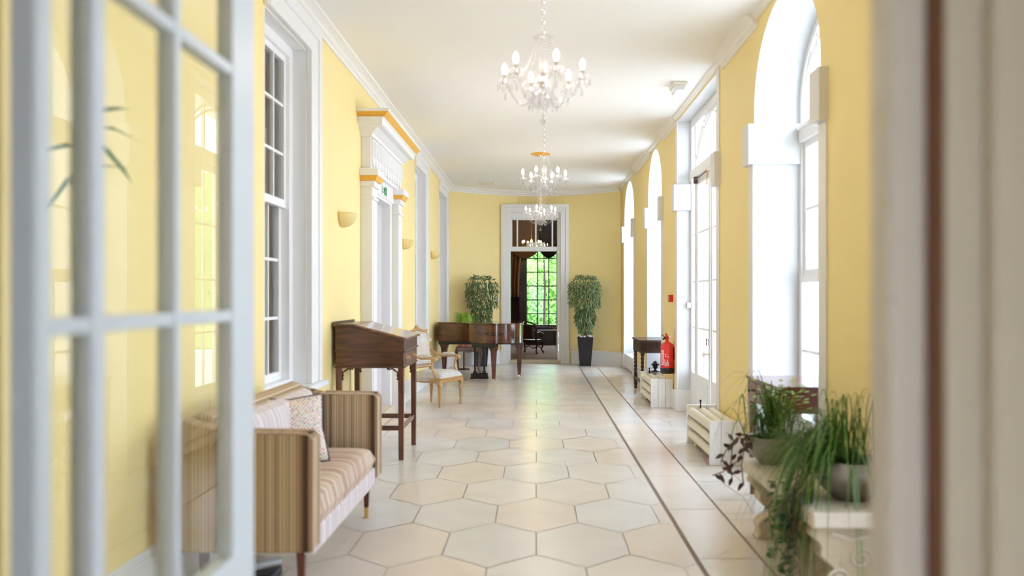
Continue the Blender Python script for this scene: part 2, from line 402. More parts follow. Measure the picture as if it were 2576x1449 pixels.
mb.face([(-2.3, 1.0, -.12), (2.4, 1.0, -.12), (2.4, 17.7, -.12), (-2.3, 17.7, -.12)])
fl = obj('floor', mb, [M_flag, M_groove]); struct(fl, 'pale limestone floor of large hexagonal flags with a plain strip')
at = fl.data.attributes.new('slab', 'FLOAT', 'FACE')
for i in range(len(fl.data.polygons)): at.data[i].value = tiles[i] if i < nt_ else .5
mb = MB(); mb.box(.874, .880, 1.1, 17.2, -.003, .001).box(.888, .8935, 1.1, 17.2, -.003, .001)
struct(obj('trim_1', mb, M_groove), 'narrow dark channel along the stone strip')

# ================================================================== CEILING and cornices
mb = MB(); mb.box(-2.4, 2.5, 1.1, 17.8, ZC, ZC+.15)
struct(obj('ceiling', mb, M_ceil), 'long off-white ceiling')
prof = [(0, ZB), (.018, ZB), (.022, ZB+.025), (.045, ZB+.04), (.05, ZB+.06), (.085, ZB+.085), (.105, ZB+.09), (.11, ZC), (0, ZC)]
mb = MB(); mb.prism([(XL+a, z) for a, z in prof], 'y', YN, YLC+.05)
struct(obj('trim_2', mb, M_cornice), 'moulded cornice along the left wall')
def sweep_x(mb, prof, xs, f):
    rings = []
    for x in xs: rings.append([mb.bm.verts.new((x, f(x)-a, z)) for a, z in prof])
    n = len(prof)
    for i in range(len(rings)-1):
        for k in range(n): mb._f([rings[i][k], rings[i][(k+1) % n], rings[i+1][(k+1) % n], rings[i+1][k]])
    mb._f(rings[0][::-1]); mb._f(rings[-1])
xs_all = [XL+(XR-XL)*i/40 for i in range(41)]
mb = MB(); sweep_x(mb, prof, xs_all, bow)
struct(obj('trim_3', mb, M_cornice), 'moulded cornice round the bowed end wall')
mb = MB()
for a, b in ((3.35, 4.75), (6.42, 7.6), (10.15, 11.12), (12.5, 14.15)):
    mb.prism([(XR-p, z) for p, z in prof], 'y', a, b)
mb.prism([(XR, ZC-.045), (XR-.02, ZC-.045), (XR-.05, ZC-.02), (XR-.05, ZC), (XR, ZC)], 'y', YN, YRC)
struct(obj('trim_4', mb, M_cornice), 'cornice of the window wall, broken back over the windows')

# ================================================================== RIGHT WALL with arched openings
OPEN = [(2.62, .76, 'arch'), (5.78, .76, 'arch'), (8.97, 1.09, 'door'), (12.05, .70, 'arch'), (15.37, .80, 'arch')]
mb = MB(); X2 = 2.42; ZS = 2.97   # arch springing
def yz(mb, pts, smooth=False):  # prism through the wall thickness with the reveal faces in the dimmed white
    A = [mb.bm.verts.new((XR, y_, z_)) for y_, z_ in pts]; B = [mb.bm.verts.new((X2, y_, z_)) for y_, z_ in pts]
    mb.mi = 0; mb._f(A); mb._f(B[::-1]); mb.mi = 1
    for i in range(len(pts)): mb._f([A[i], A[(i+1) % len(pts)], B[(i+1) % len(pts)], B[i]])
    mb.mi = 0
edges = [YN-.15]
for yc, hw_, kind in OPEN:
    edges += [yc-hw_, yc+hw_]
edges.append(YRC+.5)
for i in range(0, len(edges), 2): yz(mb, [(edges[i], 0), (edges[i+1], 0), (edges[i+1], ZC+.02), (edges[i], ZC+.02)])
def archpt(yc, r, i, n, stilt=ZS, apex=3.665):
    a = PI*i/n; return (yc-r*math.cos(a), stilt+(apex-stilt)*math.sin(a))
for yc, r, kind in OPEN:
    if kind == 'arch':
        n = 28
        for i in range(n):
            p, q = archpt(yc, r, i, n), archpt(yc, r, i+1, n)
            yz(mb, [p, q, (q[0], ZC+.02), (p[0], ZC+.02)])
    else: yz(mb, [(yc-r, 3.66), (yc+r, 3.66), (yc+r, ZC+.02), (yc-r, ZC+.02)])
struct(obj('wall_right', mb, [M_yellow, M_reveal_dim]), 'yellow window wall with tall arched openings')

# white bands, imposts and plinths round each opening
for k, (yc, r, kind) in enumerate(OPEN):
    t = struct(bpy.data.objects.new('trim_%d' % (13+k), None), 'white painted surround of a tall window opening'); C.objects.link(t); t.location = (XR, yc, 0)
    mb = MB()
    for s in (-1, 1):
        y0, y1 = sorted((s*r, s*(r+.13)))
        if kind == 'arch': mb.box(-.012, .0, y0, y1, 0, 2.60)
        else: mb.box(-.012, 0, y0, y1, 0, ZC-.05)
    obj('jamb_band', mb, M_white, t)
    dep = .395 if kind == 'arch' else .19
    for s in (-1, 1):
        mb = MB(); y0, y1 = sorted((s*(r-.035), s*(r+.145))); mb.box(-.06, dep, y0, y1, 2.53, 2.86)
        obj('impost_block', mb, M_impost_dim, t, .004)
        mb = MB(); y0, y1 = sorted((s*(r-.03), s*(r+.15))); mb.box(-.035, dep, y0, y1, 0, .26)
        obj('plinth', mb, M_white, t, .006)
# skirting between the openings of the right wall
mb = MB()
for a, b in ((YN, 1.72), (3.52, 4.87), (6.69, 7.73), (10.22, 11.2), (12.9, 14.42), (16.33, YRC)):
    if b > a: mb.box(XR-.025, XR, a, b, 0, .24)
struct(obj('baseboard_right', mb, M_white, None, .004), 'white skirting between the windows')

def window(idx, yc, r, label):
    """tall sash window with arched, traceried head; local origin at the opening centre, plane X=0"""
    t = struct(bpy.data.objects.new('window_%d' % idx, None), label); C.objects.link(t); t.location = (2.19, yc, 0)
    mb = MB(); z0, zt = .34, 2.70
    mb.box(-.03, .05, -r, -r+.05, z0, 2.98).box(-.03, .05, r-.05, r, z0, 2.98)
    mb.box(-.04, .05, -r, r, z0-.06, z0+.07)
    n = 24; inner = []
    for i in range(n):
        o0, o1 = archpt(0, r, i, n), archpt(0, r, i+1, n); i0, i1 = archpt(0, r-.055, i, n, ZS, 3.60), archpt(0, r-.055, i+1, n, ZS, 3.60)
        mb.prism([o0, o1, i1, i0], 'x', -.03, .05)
    obj('window_frame', mb, M_gloss, t)
    mb = MB(); mb.box(-.05, .05, -r+.05, r-.05, zt, zt+.12).box(-.065, .05, -r+.05, r-.05, zt+.10, zt+.13)
    obj('transom', mb, M_gloss, t)
    for (za, zb, dx) in ((1.61, zt, .012), (z0+.07, 1.61, -.022)):
        mb = MB(); yi = r-.055
        mb.box(dx-.02, dx+.02, -yi, -yi+.045, za, zb).box(dx-.02, dx+.02, yi-.045, yi, za, zb)
        mb.box(dx-.02, dx+.02, -yi, yi, za, za+.055).box(dx-.02, dx+.02, -yi, yi, zb-.05, zb)
        for f in (-.56, 0, .56): mb.box(dx-.014, dx+.014, f*yi-.011, f*yi+.011, za+.05, zb-.045)
        mb.box(dx-.013, dx+.013, -yi+.04, yi-.04, (za+zb)/2-.011, (za+zb)/2+.011)
        obj('sash', mb, M_gloss, t)
    mb = MB()   # gothic tracery
    ri = r-.055
    for f in (-.56, 0, .56): mb.box(-.014, .014, f*ri-.011, f*ri+.011, zt+.12, ZS+(3.6-ZS)*math.sqrt(1-f*f)*.99)
    for s in (-1, 1):
        for rr in (1.0, 1.56):
            pts = []
            for i in range(15):
                a = (PI/2)*i/14; yy = s*(-ri+rr*ri*(1-math.cos(a))*.98); zz = ZS+.02+rr*.55*math.sin(a)
                lim = ZS+(3.60-ZS)*math.sqrt(max(0, 1-min(1, abs(yy)/ri)**2))
                if zz <= lim: pts.append((0, yy, zz))
            if len(pts) > 2: mb.tube(pts, .016, 4, False)
    obj('tracery', mb, M_gloss, t)
    mb = MB(); mb.box(-.002, .002, -r+.06, r-.06, z0+.05, ZS)
    for i in range(n): 
        a, b = archpt(0, r-.06, i, n, ZS, 3.595), archpt(0, r-.06, i+1, n, ZS, 3.595); mb.prism([(a[0], ZS), (b[0], ZS), b, a][::-1], 'x', -.002, .002)
    obj('pane', mb, M_glass, t)
    mb = MB(); mb.box(-.40, -.03, -r+.03, r-.03, .02, z0-.05); obj('window_seat', mb, M_white, t, .004) if idx != 1 else mb.bm.free()
    if idx == 1:
        mb = MB(); mb.box(-.02, .20, -r, r, 0, z0-.05); obj('apron', mb, M_white, t)
    return t
window(1, 5.78, .76, 'arched sash window behind the side table with drawers'); window(8, 2.62, .76, 'arched sash window behind the near pier')
window(2, 12.05, .70, 'arched sash window beside the dark carved table')
window(3, 15.37, .80, 'farthest arched sash window near the end wall')
for yc in (12.05, 15.37): pass

# french doors in the second opening
dx0 = 1.98
t = struct(bpy.data.objects.new('door_1', None), 'white glazed double doors with side lights and fanlight'); C.objects.link(t); t.location = (dx0, 8.97, 0)
mb = MB(); R_ = 1.09
mb.box(-.03, .05, -R_, -R_+.05, 0, 3.66).box(-.03, .05, R_-.05, R_, 0, 3.66).box(-.03, .05, -R_+.04, R_-.04, 3.56, 3.66)
mb.box(-.045, .05, -R_+.04, R_-.04, 2.90, 3.02).box(-.03, .05, .79, .85, 0, 2.92).box(-.03, .05, -.85, -.79, 0, 2.92)
mb.box(-.03, .05, -R_+.04, -.83, 0, .5).box(-.03, .05, .83, R_-.04, 0, .5)
for z in (1.06, 1.63, 2.22): mb.box(-.01, .03, -R_+.04, -.84, z-.012, z+.012).box(-.01, .03, .84, R_-.04, z-.012, z+.012)
obj('door_frame', mb, M_gloss, t, .004)
mb = MB(); mb.box(-.03, .03, .785, .845, 3.0, 3.6).box(-.03, .03, -.845, -.785, 3.0, 3.6)
for f in (-.4, 0, .4): mb.box(-.016, .016, f-.015, f+.015, 3.0, 3.58)
for s in (-1, 1):
    for rr in (.8, 1.25):
        mb.tube([(0, s*(-.8+rr*(1-math.cos(PI/2*i/12))), 3.01+.56*math.sin(PI/2*i/12)) for i in range(13) if abs(-.8+rr*(1-math.cos(PI/2*i/12))) <= .8], .017, 4, False)
obj('fanlight', mb, M_gloss, t)
for s in (-1, 1):
    a, b = (s*.012, s*.785)
    lo, hi = min(a, b), max(a, b)
    mb = MB(); mb.box(-.02, .025, lo, lo+.085, .02, 2.89).box(-.02, .025, hi-.085, hi, .02, 2.89).box(-.02, .025, lo, hi, 2.80, 2.89).box(-.02, .025, lo, hi, .02, .5)
    mb.box(-.028, -.015, lo+.12, hi-.12, .12, .42)
    for z in (1.06, 1.63, 2.22): mb.box(-.01, .015, lo+.08, hi-.08, z-.012, z+.012)
    mb.box(-.01, .015, (lo+hi)/2-.011, (lo+hi)/2+.011, .49, 2.81)
    lf = obj('door_leaf', mb, M_gloss, t, .003)
    if s == 1:
        mb = MB(); mb.lathe([(.024, 0), (.024, .006), (.009, .01), (.009, .04), (.022, .048), (.028, .062), (.02, .075), (0.001, .08)], (-.02, .055, .79), 14, Matrix.Rotation(-PI/2, 3, 'Y'))
        obj('knob', mb, mat('porcelain', (.75, .62, .50), .2), lf)
        mb = MB(); mb.box(-.05, -.02, .02, .09, .89, .97).tube([(-.05, .05, .93), (-.09, .05, .93)], .011)
        obj('rim_lock', mb, M_chrome, lf)
        mb = MB(); mb.tube([(-.035, .10, 2.72), (-.035, .10, 2.98)], .008).box(-.04, -.02, .085, .115, 2.90, 2.93); obj('bolt', mb, M_brass, lf)
        mb = MB(); mb.tube([(-.05, .72, 2.86), (-.05, .1, 2.87)], .007).box(-.06, -.02, .70, .76, 2.82, 2.9); obj('door_closer', mb, mat('dark_arm', (.10, .06, .06), .5), lf)
mb = MB(); mb.box(.0, .004, -.75, .75, .48, 2.82).box(.0, .004, -1.05, -.84, .49, 2.92).box(.0, .004, .84, 1.05, .49, 2.92).box(0, .004, -1.05, 1.05, 3.0, 3.58)
obj('pane', mb, M_glass, t)

# pale ground added outside to bounce sky light upward
mb = MB(); mb.box(2.45, 60, -20, 60, -.25, -.15); struct(obj('bounce_ground', mb, M_bounce), 'pale ground added outside the windows to bounce light up')

# ================================================================== LEFT WALL
mb = MB(); XB = -2.12
WIN = [(5.30, 6.27), (11.86, 12.80), (14.80, 15.75)]; ZW0, ZW1 = .76, 3.39
def lw(y0, y1, z0, z1): mb.box(XB, XL, y0, y1, z0, z1)
ys = [YN-.15]
for a, b in WIN[:1]: ys += [a, b]
ys += [8.60, 9.66]
for a, b in WIN[1:]: ys += [a, b]
ys.append(YLC+.4)
for i in range(0, len(ys), 2): lw(ys[i], ys[i+1], 0, ZC+.02)
for a, b in WIN: lw(a, b, 0, ZW0); lw(a, b, ZW1, ZC+.02)
lw(8.60, 9.66, 2.58, ZC+.02)
struct(obj('wall_left', mb, M_yellow), 'yellow inner wall on the left')
for k, (a, b) in enumerate(WIN):
    t = struct(bpy.data.objects.new('window_%d' % (4+k), None), ('tall inner sash window above the sofa', 'inner sash window beyond the pedimented doorcase', 'inner sash window nearest the end wall')[k]); C.objects.link(t); t.location = (XL, a, 0); L_ = b-a
    mb = MB()   # casing
    mb.box(0, .035, L_, L_+.30, ZW0, ZB+.01).box(0, .048, L_+.22, L_+.30, ZW0, ZB+.01).box(0, .045, L_, L_+.05, ZW0, ZW1)
    mb.box(0, .035, -.02, L_+.30, ZW1, ZB+.01).box(0, .048, 0, L_+.3, ZW1+.14, ZB+.01).box(0, .045, 0, L_, ZW1, ZW1+.04)
    obj('casing', mb, M_white, t, .006)
    mb = MB(); mb.box(-.2, .09, -.03, L_+.34, ZW0-.045, ZW0+.0); obj('sill', mb, M_white, t, .008)
    mb = MB(); mb.box(-.20, 0.0, L_-.012, L_, ZW0, ZW1).box(-.20, 0, 0, .012, ZW0, ZW1).box(-.2, 0, 0.01, L_-.01, ZW1-.012, ZW1); obj('reveal', mb, M_white, t)
    mb = MB(); mb.box(-.24, -.10, L_-.10, L_-.012, ZW0, ZW1).box(-.24, -.10, .012, .08, ZW0, ZW1).box(-.24, -.10, .05, L_-.05, ZW1-.09, ZW1).box(-.24, -.10, .05, L_-.05, ZW0, ZW0+.05)
    obj('window_frame', mb, M_gloss, t, .006)
    zm = 2.15
    for (za, zb, dx) in ((zm-.02, ZW1-.09, -.15), (ZW0+.05, zm+.03, -.19)):
        mb = MB(); l, h = .08, L_-.10
        mb.box(dx-.02, dx+.02, l, l+.045, za, zb).box(dx-.02, dx+.02, h-.045, h, za, zb).box(dx-.02, dx+.02, l, h, zb-.045, zb).box(dx-.02, dx+.02, l, h, za, za+.06)
        for f in (1/3, 2/3): mb.box(dx-.013, dx+.013, l+(h-l)*f-.011, l+(h-l)*f+.011, za, zb)
        for f in (1/3, 2/3): mb.box(dx-.013, dx+.013, l, h, za+.03+(zb-za-.04)*f-.011, za+.03+(zb-za-.04)*f+.011)
        s_ = obj('sash', mb, M_gloss, t)
        mb = MB(); mb.box(dx-.002, dx+.002, l+.02, h-.02, za+.03, zb-.02); obj('pane', mb, M_glass, s_)
# room behind the inner windows
mb = MB(); mb.box(-4.2, -4.1, 3.5, 17.5, 0, 4).box(-4.2, XB, 3.4, 3.5, 0, 4).box(-4.2, XB, 17.4, 17.5, 0, 4).box(-4.2, XB, 3.4, 17.5, 4, 4.1).box(-4.2, XB, 3.4, 17.5, -.1, 0)
struct(obj('wall_inner_room', mb, M_mauve), 'dim room seen through the inner windows')
mb = MB(); mb.box(XL, XL+.03, YN, 8.1, 0, .24).box(XL, XL+.03, 10.05, YLC, 0, .24).box(XL, XL+.018, YN, 8.1, .24, .28).box(XL, XL+.018, 10.05, YLC, .24, .28)
struct(obj('baseboard_left', mb, M_white, None, .004), 'white skirting along the left wall')

# classical doorcase
t = struct(bpy.data.objects.new('door_2', None), 'classical white doorcase with ochre-banded cornice on the left wall'); C.objects.link(t); t.location = (XL, 9.13, 0)
HW = .92
for s in (-1, 1):
    mb = MB(); y0, y1 = sorted((s*(HW-.25), s*HW)); yc = (y0+y1)/2
    mb.box(0, .12, y0, y1, .0, 2.66)
    mb.box(0, .155, y0-.03, y1+.03, 0, .22).box(0, .14, y0-.02, y1+.02, .22, .27).box(0, .15, y0-.025, y1+.025, .27, .31)
    mb.box(.115, .128, y0+.04, y1-.04, .40, 2.40)
    mb.box(0, .135, y0-.012, y1+.012, 2.45, 2.48).box(0, .145, y0-.02, y1+.02, 2.58, 2.64)
    obj('pilaster', mb, M_white, t, .005)
    mb = MB(); mb.frus((.08, yc, 2.64), (.16, .30), (.085, yc, 2.69), (.19, .36)); obj('capital_band', mb, M_gold, t)
    mb = MB(); mb.box(0, .19, yc-.185, yc+.185, 2.69, 2.76); obj('capital', mb, M_white, t, .004)
mb = MB(); mb.box(0, .10, -HW+.02, HW-.02, 2.76, 3.12).box(0, .06, -HW+.2, HW-.2, 2.58, 2.76); obj('frieze', mb, M_white, t, .004)
mb = MB(); n = 11
for i in range(n):
    y0 = -HW+.04+i*(2*HW-.08)/n; w_ = (2*HW-.08)/n
    mb.box(.10, .118, y0+.008, y0+w_-.008, 2.86, 3.09)
    mb.lathe([(.001, 0), (w_*.42, .0), (w_*.42, .018), (.001, .018)], (.10, y0+w_/2, 2.86), 14, Matrix.Rotation(PI/2, 3, 'Y'), False)
    mb.tube([(.12, y0+w_/2, 2.9), (.12, y0+w_/2, 3.06)], w_*.16, 6)
obj('fluting', mb, M_white, t)
mb = MB()
for i in range(5): mb.sphere((.10, -HW+.3+i*.31, 2.80), .018, 8)
obj('boss', mb, M_white, t)
mb = MB(); pr = [(0, 3.10), (.12, 3.10), (.13, 3.13), (.155, 3.15), (.19, 3.18), (.24, 3.19), (.25, 3.20), (.25, 3.245), (.27, 3.265), (0, 3.265)]
# crown returns on both ends: stepped boxes follow the profile
for i in range(len(pr)-2):
    a0, z0 = pr[i]; a1, z1 = pr[i+1]
    if z1 > z0+1e-4: mb.frus((a0/2, 0, z0), (a0, 2*(HW-.10+a0)), (a1/2, 0, z1), (a1, 2*(HW-.10+a1)))
obj('crown_moulding', mb, M_white, t)
mb = MB(); mb.frus((.135, 0, 3.265), (.27, 2*(HW+.15)), (.158, 0, 3.315), (.316, 2*(HW+.19))); obj('crown_band', mb, M_gold, t)
mb = MB(); mb.box(0, .325, -HW-.2, HW+.2, 3.315, 3.345); obj('crown_cap', mb, M_white, t, .004)
mb = MB(); mb.box(-.13, .045, -.60, -.53, 0, 2.64).box(-.13, .045, .50, .60, 0, 2.64).box(-.13, .045, -.6, .6, 2.55, 2.66)
obj('door_lining', mb, M_white, t, .004)
mb = MB(); mb.box(-.10, -.06, -.53, .53, .13, 2.57)
for z0, z1 in ((.3, 1.0), (1.1, 1.4), (1.5, 2.4)):
    for a, b in ((-.45, -.05), (.05, .45)): mb.box(-.06, -.05, a, b, z0, z1)
obj('door_leaf', mb, M_greydoor, t, .006)
mb = MB(); mb.box(-.14, .10, -.53, .53, 0, .13); obj('stone_step', mb, M_stone, t, .01)

e = thing('exit_sign', 'small green and white running man exit sign over the left doorway', 'sign', (XL+.06, 9.13, 2.60))
mb = MB(); mb.box(.0, .012, -.14, .14, 0, .115); obj('sign_board', mb, mat('sign_white', (.82, .86, .82), .4), e)
mb = MB()
mb.box(.0125, .0135, .02, .13, .008, .107); mb.box(.0125, .0135, -.13, -.10, .02, .095)
mb.sphere((.014, -.02, .092), .010, 8, sx=.2)
for p in ([(-.02, .078), (-.04, .045)], [(-.04, .045), (-.015, .03), (-.02, .01)], [(-.04, .045), (-.065, .03), (-.08, .035)], [(-.02, .075), (.0, .055)], [(-.022, .075), (-.05, .078), (-.06, .06)]):
    mb.tube([(.0135, a, z) for a, z in p], .006, 5)
obj('pictogram', mb, mat('sign_green', (.02, .22, .08), .5), e)

# uplighter sconces
GS = 'plaster uplighters on the left wall'
s0 = thing('wall_sconce', 'quarter-bowl plaster wall light between the big inner window and the doorcase', 'wall light', (XL, 7.40, 2.09), 0, GS)
mb = MB()
def bowl(u, v):
    a = -PI/2+PI*u; r_ = math.sin(PI/2*(.08+.92*v))
    return (.003+.14*r_*math.cos(a), .14*r_*math.sin(a), .13*(1-math.cos(PI/2*v)))
mb.grid(bowl, 18, 10)
o_ = obj('bowl', mb, mat('sconce_plaster', (.80, .63, .28), .6), s0); sm = o_.modifiers.new('s', 'SOLIDIFY'); sm.thickness = .008
mb = MB(); mb.box(0, .006, -.05, .05, .02, .12); obj('back_plate', mb, M_ivory, s0)
dup(s0, (XL, 10.86, 2.09), 0, 'quarter-bowl plaster wall light just past the doorcase', GS)
dup(s0, (XL, 13.8, 2.09), 0, 'quarter-bowl plaster wall light farthest away, between the last two inner windows', GS)

# ================================================================== END WALL (bowed) with doorway
DW = .60
mb = MB()
def bowseg(x0, x1, z0, z1, n):
    for i in range(n):
        a, b = x0+(x1-x0)*i/n, x0+(x1-x0)*(i+1)/n
        mb.prism([(a, bow(a)), (b, bow(b)), (b, bow(b)+.28), (a, bow(a)+.28)], 'z', z0, z1)
bowseg(XL-.3, -DW, 0, ZC+.02, 16); bowseg(DW, XR+.3, 0, ZC+.02, 16); bowseg(-DW, DW, 3.2, ZC+.02, 6)
struct(obj('wall_back', mb, M_yellow, merge=True), 'bowed yellow end wall')
for f in bpy.data.objects['wall_back'].data.polygons:
    f.use_smooth = False
mb = MB(); bp = [(0, 0), (.03, 0), (.03, .25), (.02, .28), (0, .29)]
sweep_x(mb, bp, [XL+.02+(-.76-XL)*i/14 for i in range(15)], bow); sweep_x(mb, bp, [.76+(XR-.78)*i/14 for i in range(15)], bow)
struct(obj('baseboard_back', mb, M_white), 'white skirting round the bowed end wall')
t = struct(bpy.data.objects.new('door_3', None), 'white doorway with transom light in the end wall'); C.objects.link(t); yD = bow(.74)-.03; t.location = (-.03, yD, 0)
mb = MB()
for s in (-1, 1):
    y0 = sorted((s*.555, s*.73)); mb.box(y0[0], y0[1], 0, .12, 0, 3.43); y0 = sorted((s*.66, s*.73)); mb.box(y0[0], y0[1], -.02, .0, 0, 3.43)
    y0 = sorted((s*.72, s*.745)); mb.box(y0[0], y0[1], -.02, .1, 0, .3)
mb.box(-.73, .73, 0, .12, 3.25, 3.43).box(-.73, .73, -.02, 0, 3.36, 3.43)
obj('casing', mb, M_white, t, .006)
mb = MB(); mb.box(-.60, -.53, .06, .42, 0, 3.30).box(.53, .60, .06, .42, 0, 3.3).box(-.6, .6, .06, .42, 3.13, 3.30)
obj('lining', mb, M_white, t)
mb = MB(); mb.box(-.54, .54, .10, .18, 2.42, 2.52).box(-.54, .54, .10, .18, 3.10, 3.16).box(-.54, -.49, .1, .18, 2.5, 3.12).box(.485, .54, .1, .18, 2.5, 3.12)
for x_ in (-.38, .0+.02, .38): mb.box(x_-.016, x_+.016, .12, .16, 2.5, 3.12)
obj('transom_light', mb, M_white, t)
mb = MB(); mb.box(-.5, .5, .138, .142, 2.5, 3.12); obj('pane', mb, M_glass, t)
mb = MB(); mb.box(-.56, .56, .02, .40, 0, .055); obj('threshold', mb, M_stone, t, .006)
mb = MB(); mb.box(.485, .535, .10, 1.10, .06, 2.40); lf = obj('door_leaf', mb, M_gloss, t, .003)
mb = MB()
for s in (-1, 1):
    mb.lathe([(.02, 0), (.02, .01), (.008, .014), (.008, .045), (.03, .055), (.034, .07), (.02, .088), (.001, .09)], (.51+s*.025, .17, .72), 12, Matrix.Rotation(s*PI/2, 3, 'Y'))
obj('knob', mb, M_brass, lf)
mb = MB(); mb.box(.50, .52, .094, .1, .25, .42).box(.50, .52, .094, .1, .55, .68); obj('lock_plate', mb, M_chrome, lf)

# ---- room beyond
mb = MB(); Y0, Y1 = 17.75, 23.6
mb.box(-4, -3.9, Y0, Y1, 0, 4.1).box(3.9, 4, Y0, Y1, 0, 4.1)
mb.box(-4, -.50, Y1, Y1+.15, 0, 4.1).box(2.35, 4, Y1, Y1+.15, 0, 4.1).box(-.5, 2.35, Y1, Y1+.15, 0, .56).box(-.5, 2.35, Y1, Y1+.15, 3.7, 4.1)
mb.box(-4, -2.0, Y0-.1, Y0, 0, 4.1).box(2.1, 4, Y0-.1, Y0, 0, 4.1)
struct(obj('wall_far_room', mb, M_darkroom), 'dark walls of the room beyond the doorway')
mb = MB(); mb.box(-4, 4, Y0-.15, Y1, -.02, .05); struct(obj('floor_far_room', mb, M_carpet), 'brown carpet of the room beyond')
mb = MB(); mb.box(-4, 4, Y0-.5, Y1+.15, 4.1, 4.2); struct(obj('ceiling_far_room', mb, M_farceil), 'ceiling of the room beyond')
t = struct(bpy.data.objects.new('window_7', None), 'small-paned garden window of the room beyond'); C.objects.link(t); t.location = (0, Y1, 0)
mb = MB(); gm = mat('grey_glazing_bar', (.20, .21, .20), .5)
mb.box(-.5, 2.35, -.02, .08, .54, .60).box(-.5, 2.35, 0, .08, 3.62, 3.7)
for i in range(9): mb.box(-.29+.33*i-.018, -.29+.33*i+.018, 0, .05, .56, 3.7)
for j in range(8): mb.box(-.5, 2.35, 0, .05, .93+.41*j-.016, .93+.41*j+.016)
obj('glazing_bars', mb, gm, t)
mb = MB(); mb.box(-.5, 2.35, .02, .024, .56, 3.7); obj('pane', mb, M_glass, t)
mb = MB(); mb.box(-.50, -.30, -.14, .0, .05, 3.7).box(-.6, 2.4, -.22, 0, .48, .54); obj('shutter_box', mb, M_darkwood, t)
# curtains and swags
def drape(name, label, x0, x1, pinch, zt, zb, m):
    mb = MB()
    def fn(u, v):
        z = zt+(zb-zt)*v; k = 1-(1-pinch)*math.sin(PI/2*min(1, v*1.05))**1.5
        return (x0+(x1-x0)*u*k+0, 23.35+.05*math.sin(u*34)-.03*v, z)
    mb.grid(fn, 60, 20); o = obj(name, mb, m); so = o.modifiers.new('s', 'SOLIDIFY'); so.thickness = .012
    return tag(o, label, 'curtain')
drape('curtain', 'brown curtain gathered back beside the garden window', -1.0, -.28, .72, 3.85, 1.42, M_curtain)
def swag(x0, x1, drop, m, label, yy):
    mb = MB()
    def fn(u, v):
        dd = drop*math.sin(PI*u)*v; return (x0+(x1-x0)*u, yy-.10*math.sin(PI*u)*math.sin(PI*v)-.02*math.sin(v*30), 3.9-(1.1+.0)*v-dd)
    mb.grid(fn, 24, 24); o = obj('curtain_swag', mb, m); so = o.modifiers.new('s', 'SOLIDIFY'); so.thickness = .01
    tag(o, label, 'curtain')
swag(-.78, .1, .26, M_curtain, 'brown draped swag above the tied-back curtain', 23.22)
swag(.07, .66, .24, M_swag, 'near-black draped swag between two brown swags', 23.18)
swag(.62, 1.3, .24, M_curtain, 'brown draped swag beside the open white door leaf', 23.22)
# carved dark chair beyond
ch = thing('carved_chair', 'dark carved wooden armchair in the room beyond the doorway', 'chair', (-.14, 19.6, .05), -.35); ch.scale = (.80, .80, .70)
mb = MB(); mb.box(-.3, .3, -.28, .28, .38, .48); obj('seat', mb, M_darkwood, ch, .02)
mb = MB(); mb.tube([(-.27, -.26, .42), (-.3, -.32, .8), (-.28, -.36, 1.02), (-.15, -.37, 1.08), (0, -.37, 1.12), (.15, -.37, 1.08), (.28, -.36, 1.02), (.3, -.32, .8), (.27, -.26, .42)], .032, 8)
mb.puff((0, -.33, .76), (.5, .5, .10), Matrix.Rotation(PI/2, 3, 'X')); obj('backrest', mb, M_darkwood, ch)
for sx in (-1, 1):
    mb = MB(); mb.tube([(sx*.3, -.32, .72), (sx*.33, -.05, .74), (sx*.33, .2, .68), (sx*.30, .26, .60), (sx*.28, .24, .45)], .028, 8); obj('arm', mb, M_darkwood, ch)
    for sy in (-1, 1):
        mb = MB(); mb.tube([(sx*.27, sy*.24, .40), (sx*.31, sy*.28, .30), (sx*.27, sy*.24, .12), (sx*.31, sy*.29, .02)], [.035, .03, .02, .03], 8); mb.sphere((sx*.31, sy*.29, .03), .035, 10); obj('leg', mb, M_darkwood, ch)
mb = MB(); mb.tube([(-.27, .24, .16), (-.15, .24, .24), (0, .25, .14), (.15, .24, .24), (.27, .24, .16)], .02, 8); obj('stretcher', mb, M_darkwood, ch)
tb = thing('side_cabinet', 'low dark cabinet standing under the garden window', 'cabinet', (.45, 23.1, .05))
mb = MB(); mb.box(-.75, .75, -.2, .2, 0, .42); obj('carcass', mb, M_darkwood, tb, .01)
mb = MB(); mb.box(-.6, -.05, -.21, -.2, .05, .37).box(.05, .6, -.21, -.2, .05, .37); obj('door', mb, M_darkwood, tb, .003)
# chandelier in far room
fc = thing('candle_chandelier', 'dim chandelier with warm candle bulbs seen through the transom', 'chandelier', (-.12, 20.5, 2.72))
mb = MB(); mb.tube([(0, 0, .1), (0, 0, 1.38)], .008).lathe([(.02, -.05), (.04, .0), (.02, .08), (.05, .12), (.01, .2)], (0, 0, 0), 12)
for k in range(7):
    a = 2*PI*k/7+.2; mb.tube([(0, 0, .0), (.12*math.cos(a), .12*math.sin(a), -.05), (.24*math.cos(a), .24*math.sin(a), .0), (.24*math.cos(a), .24*math.sin(a), .1)], .008, 6)
obj('frame', mb, M_brass, fc)
for k in range(7):
    a = 2*PI*k/7+.2; mb = MB(); mb.sphere((.24*math.cos(a), .24*math.sin(a), .13), .022, 8, 1.6); obj('bulb', mb, M_farbulb, fc)
pl_ = bpy.data.lights.new('candle_glow', 'POINT'); pl_.energy = 4; pl_.color = (1, .74, .45); pl_.shadow_soft_size = .2
po_ = bpy.data.objects.new('candle_glow', pl_); C.objects.link(po_); po_.location = (0, 0, .30); po_.parent = fc
mb = MB(); mb.box(-.21, .19, 17.335, 17.375, 2.50, 2.62); tag(obj('emergency_sign', mb, M_ivory), 'plain white sign box standing on the transom of the end doorway', 'sign')

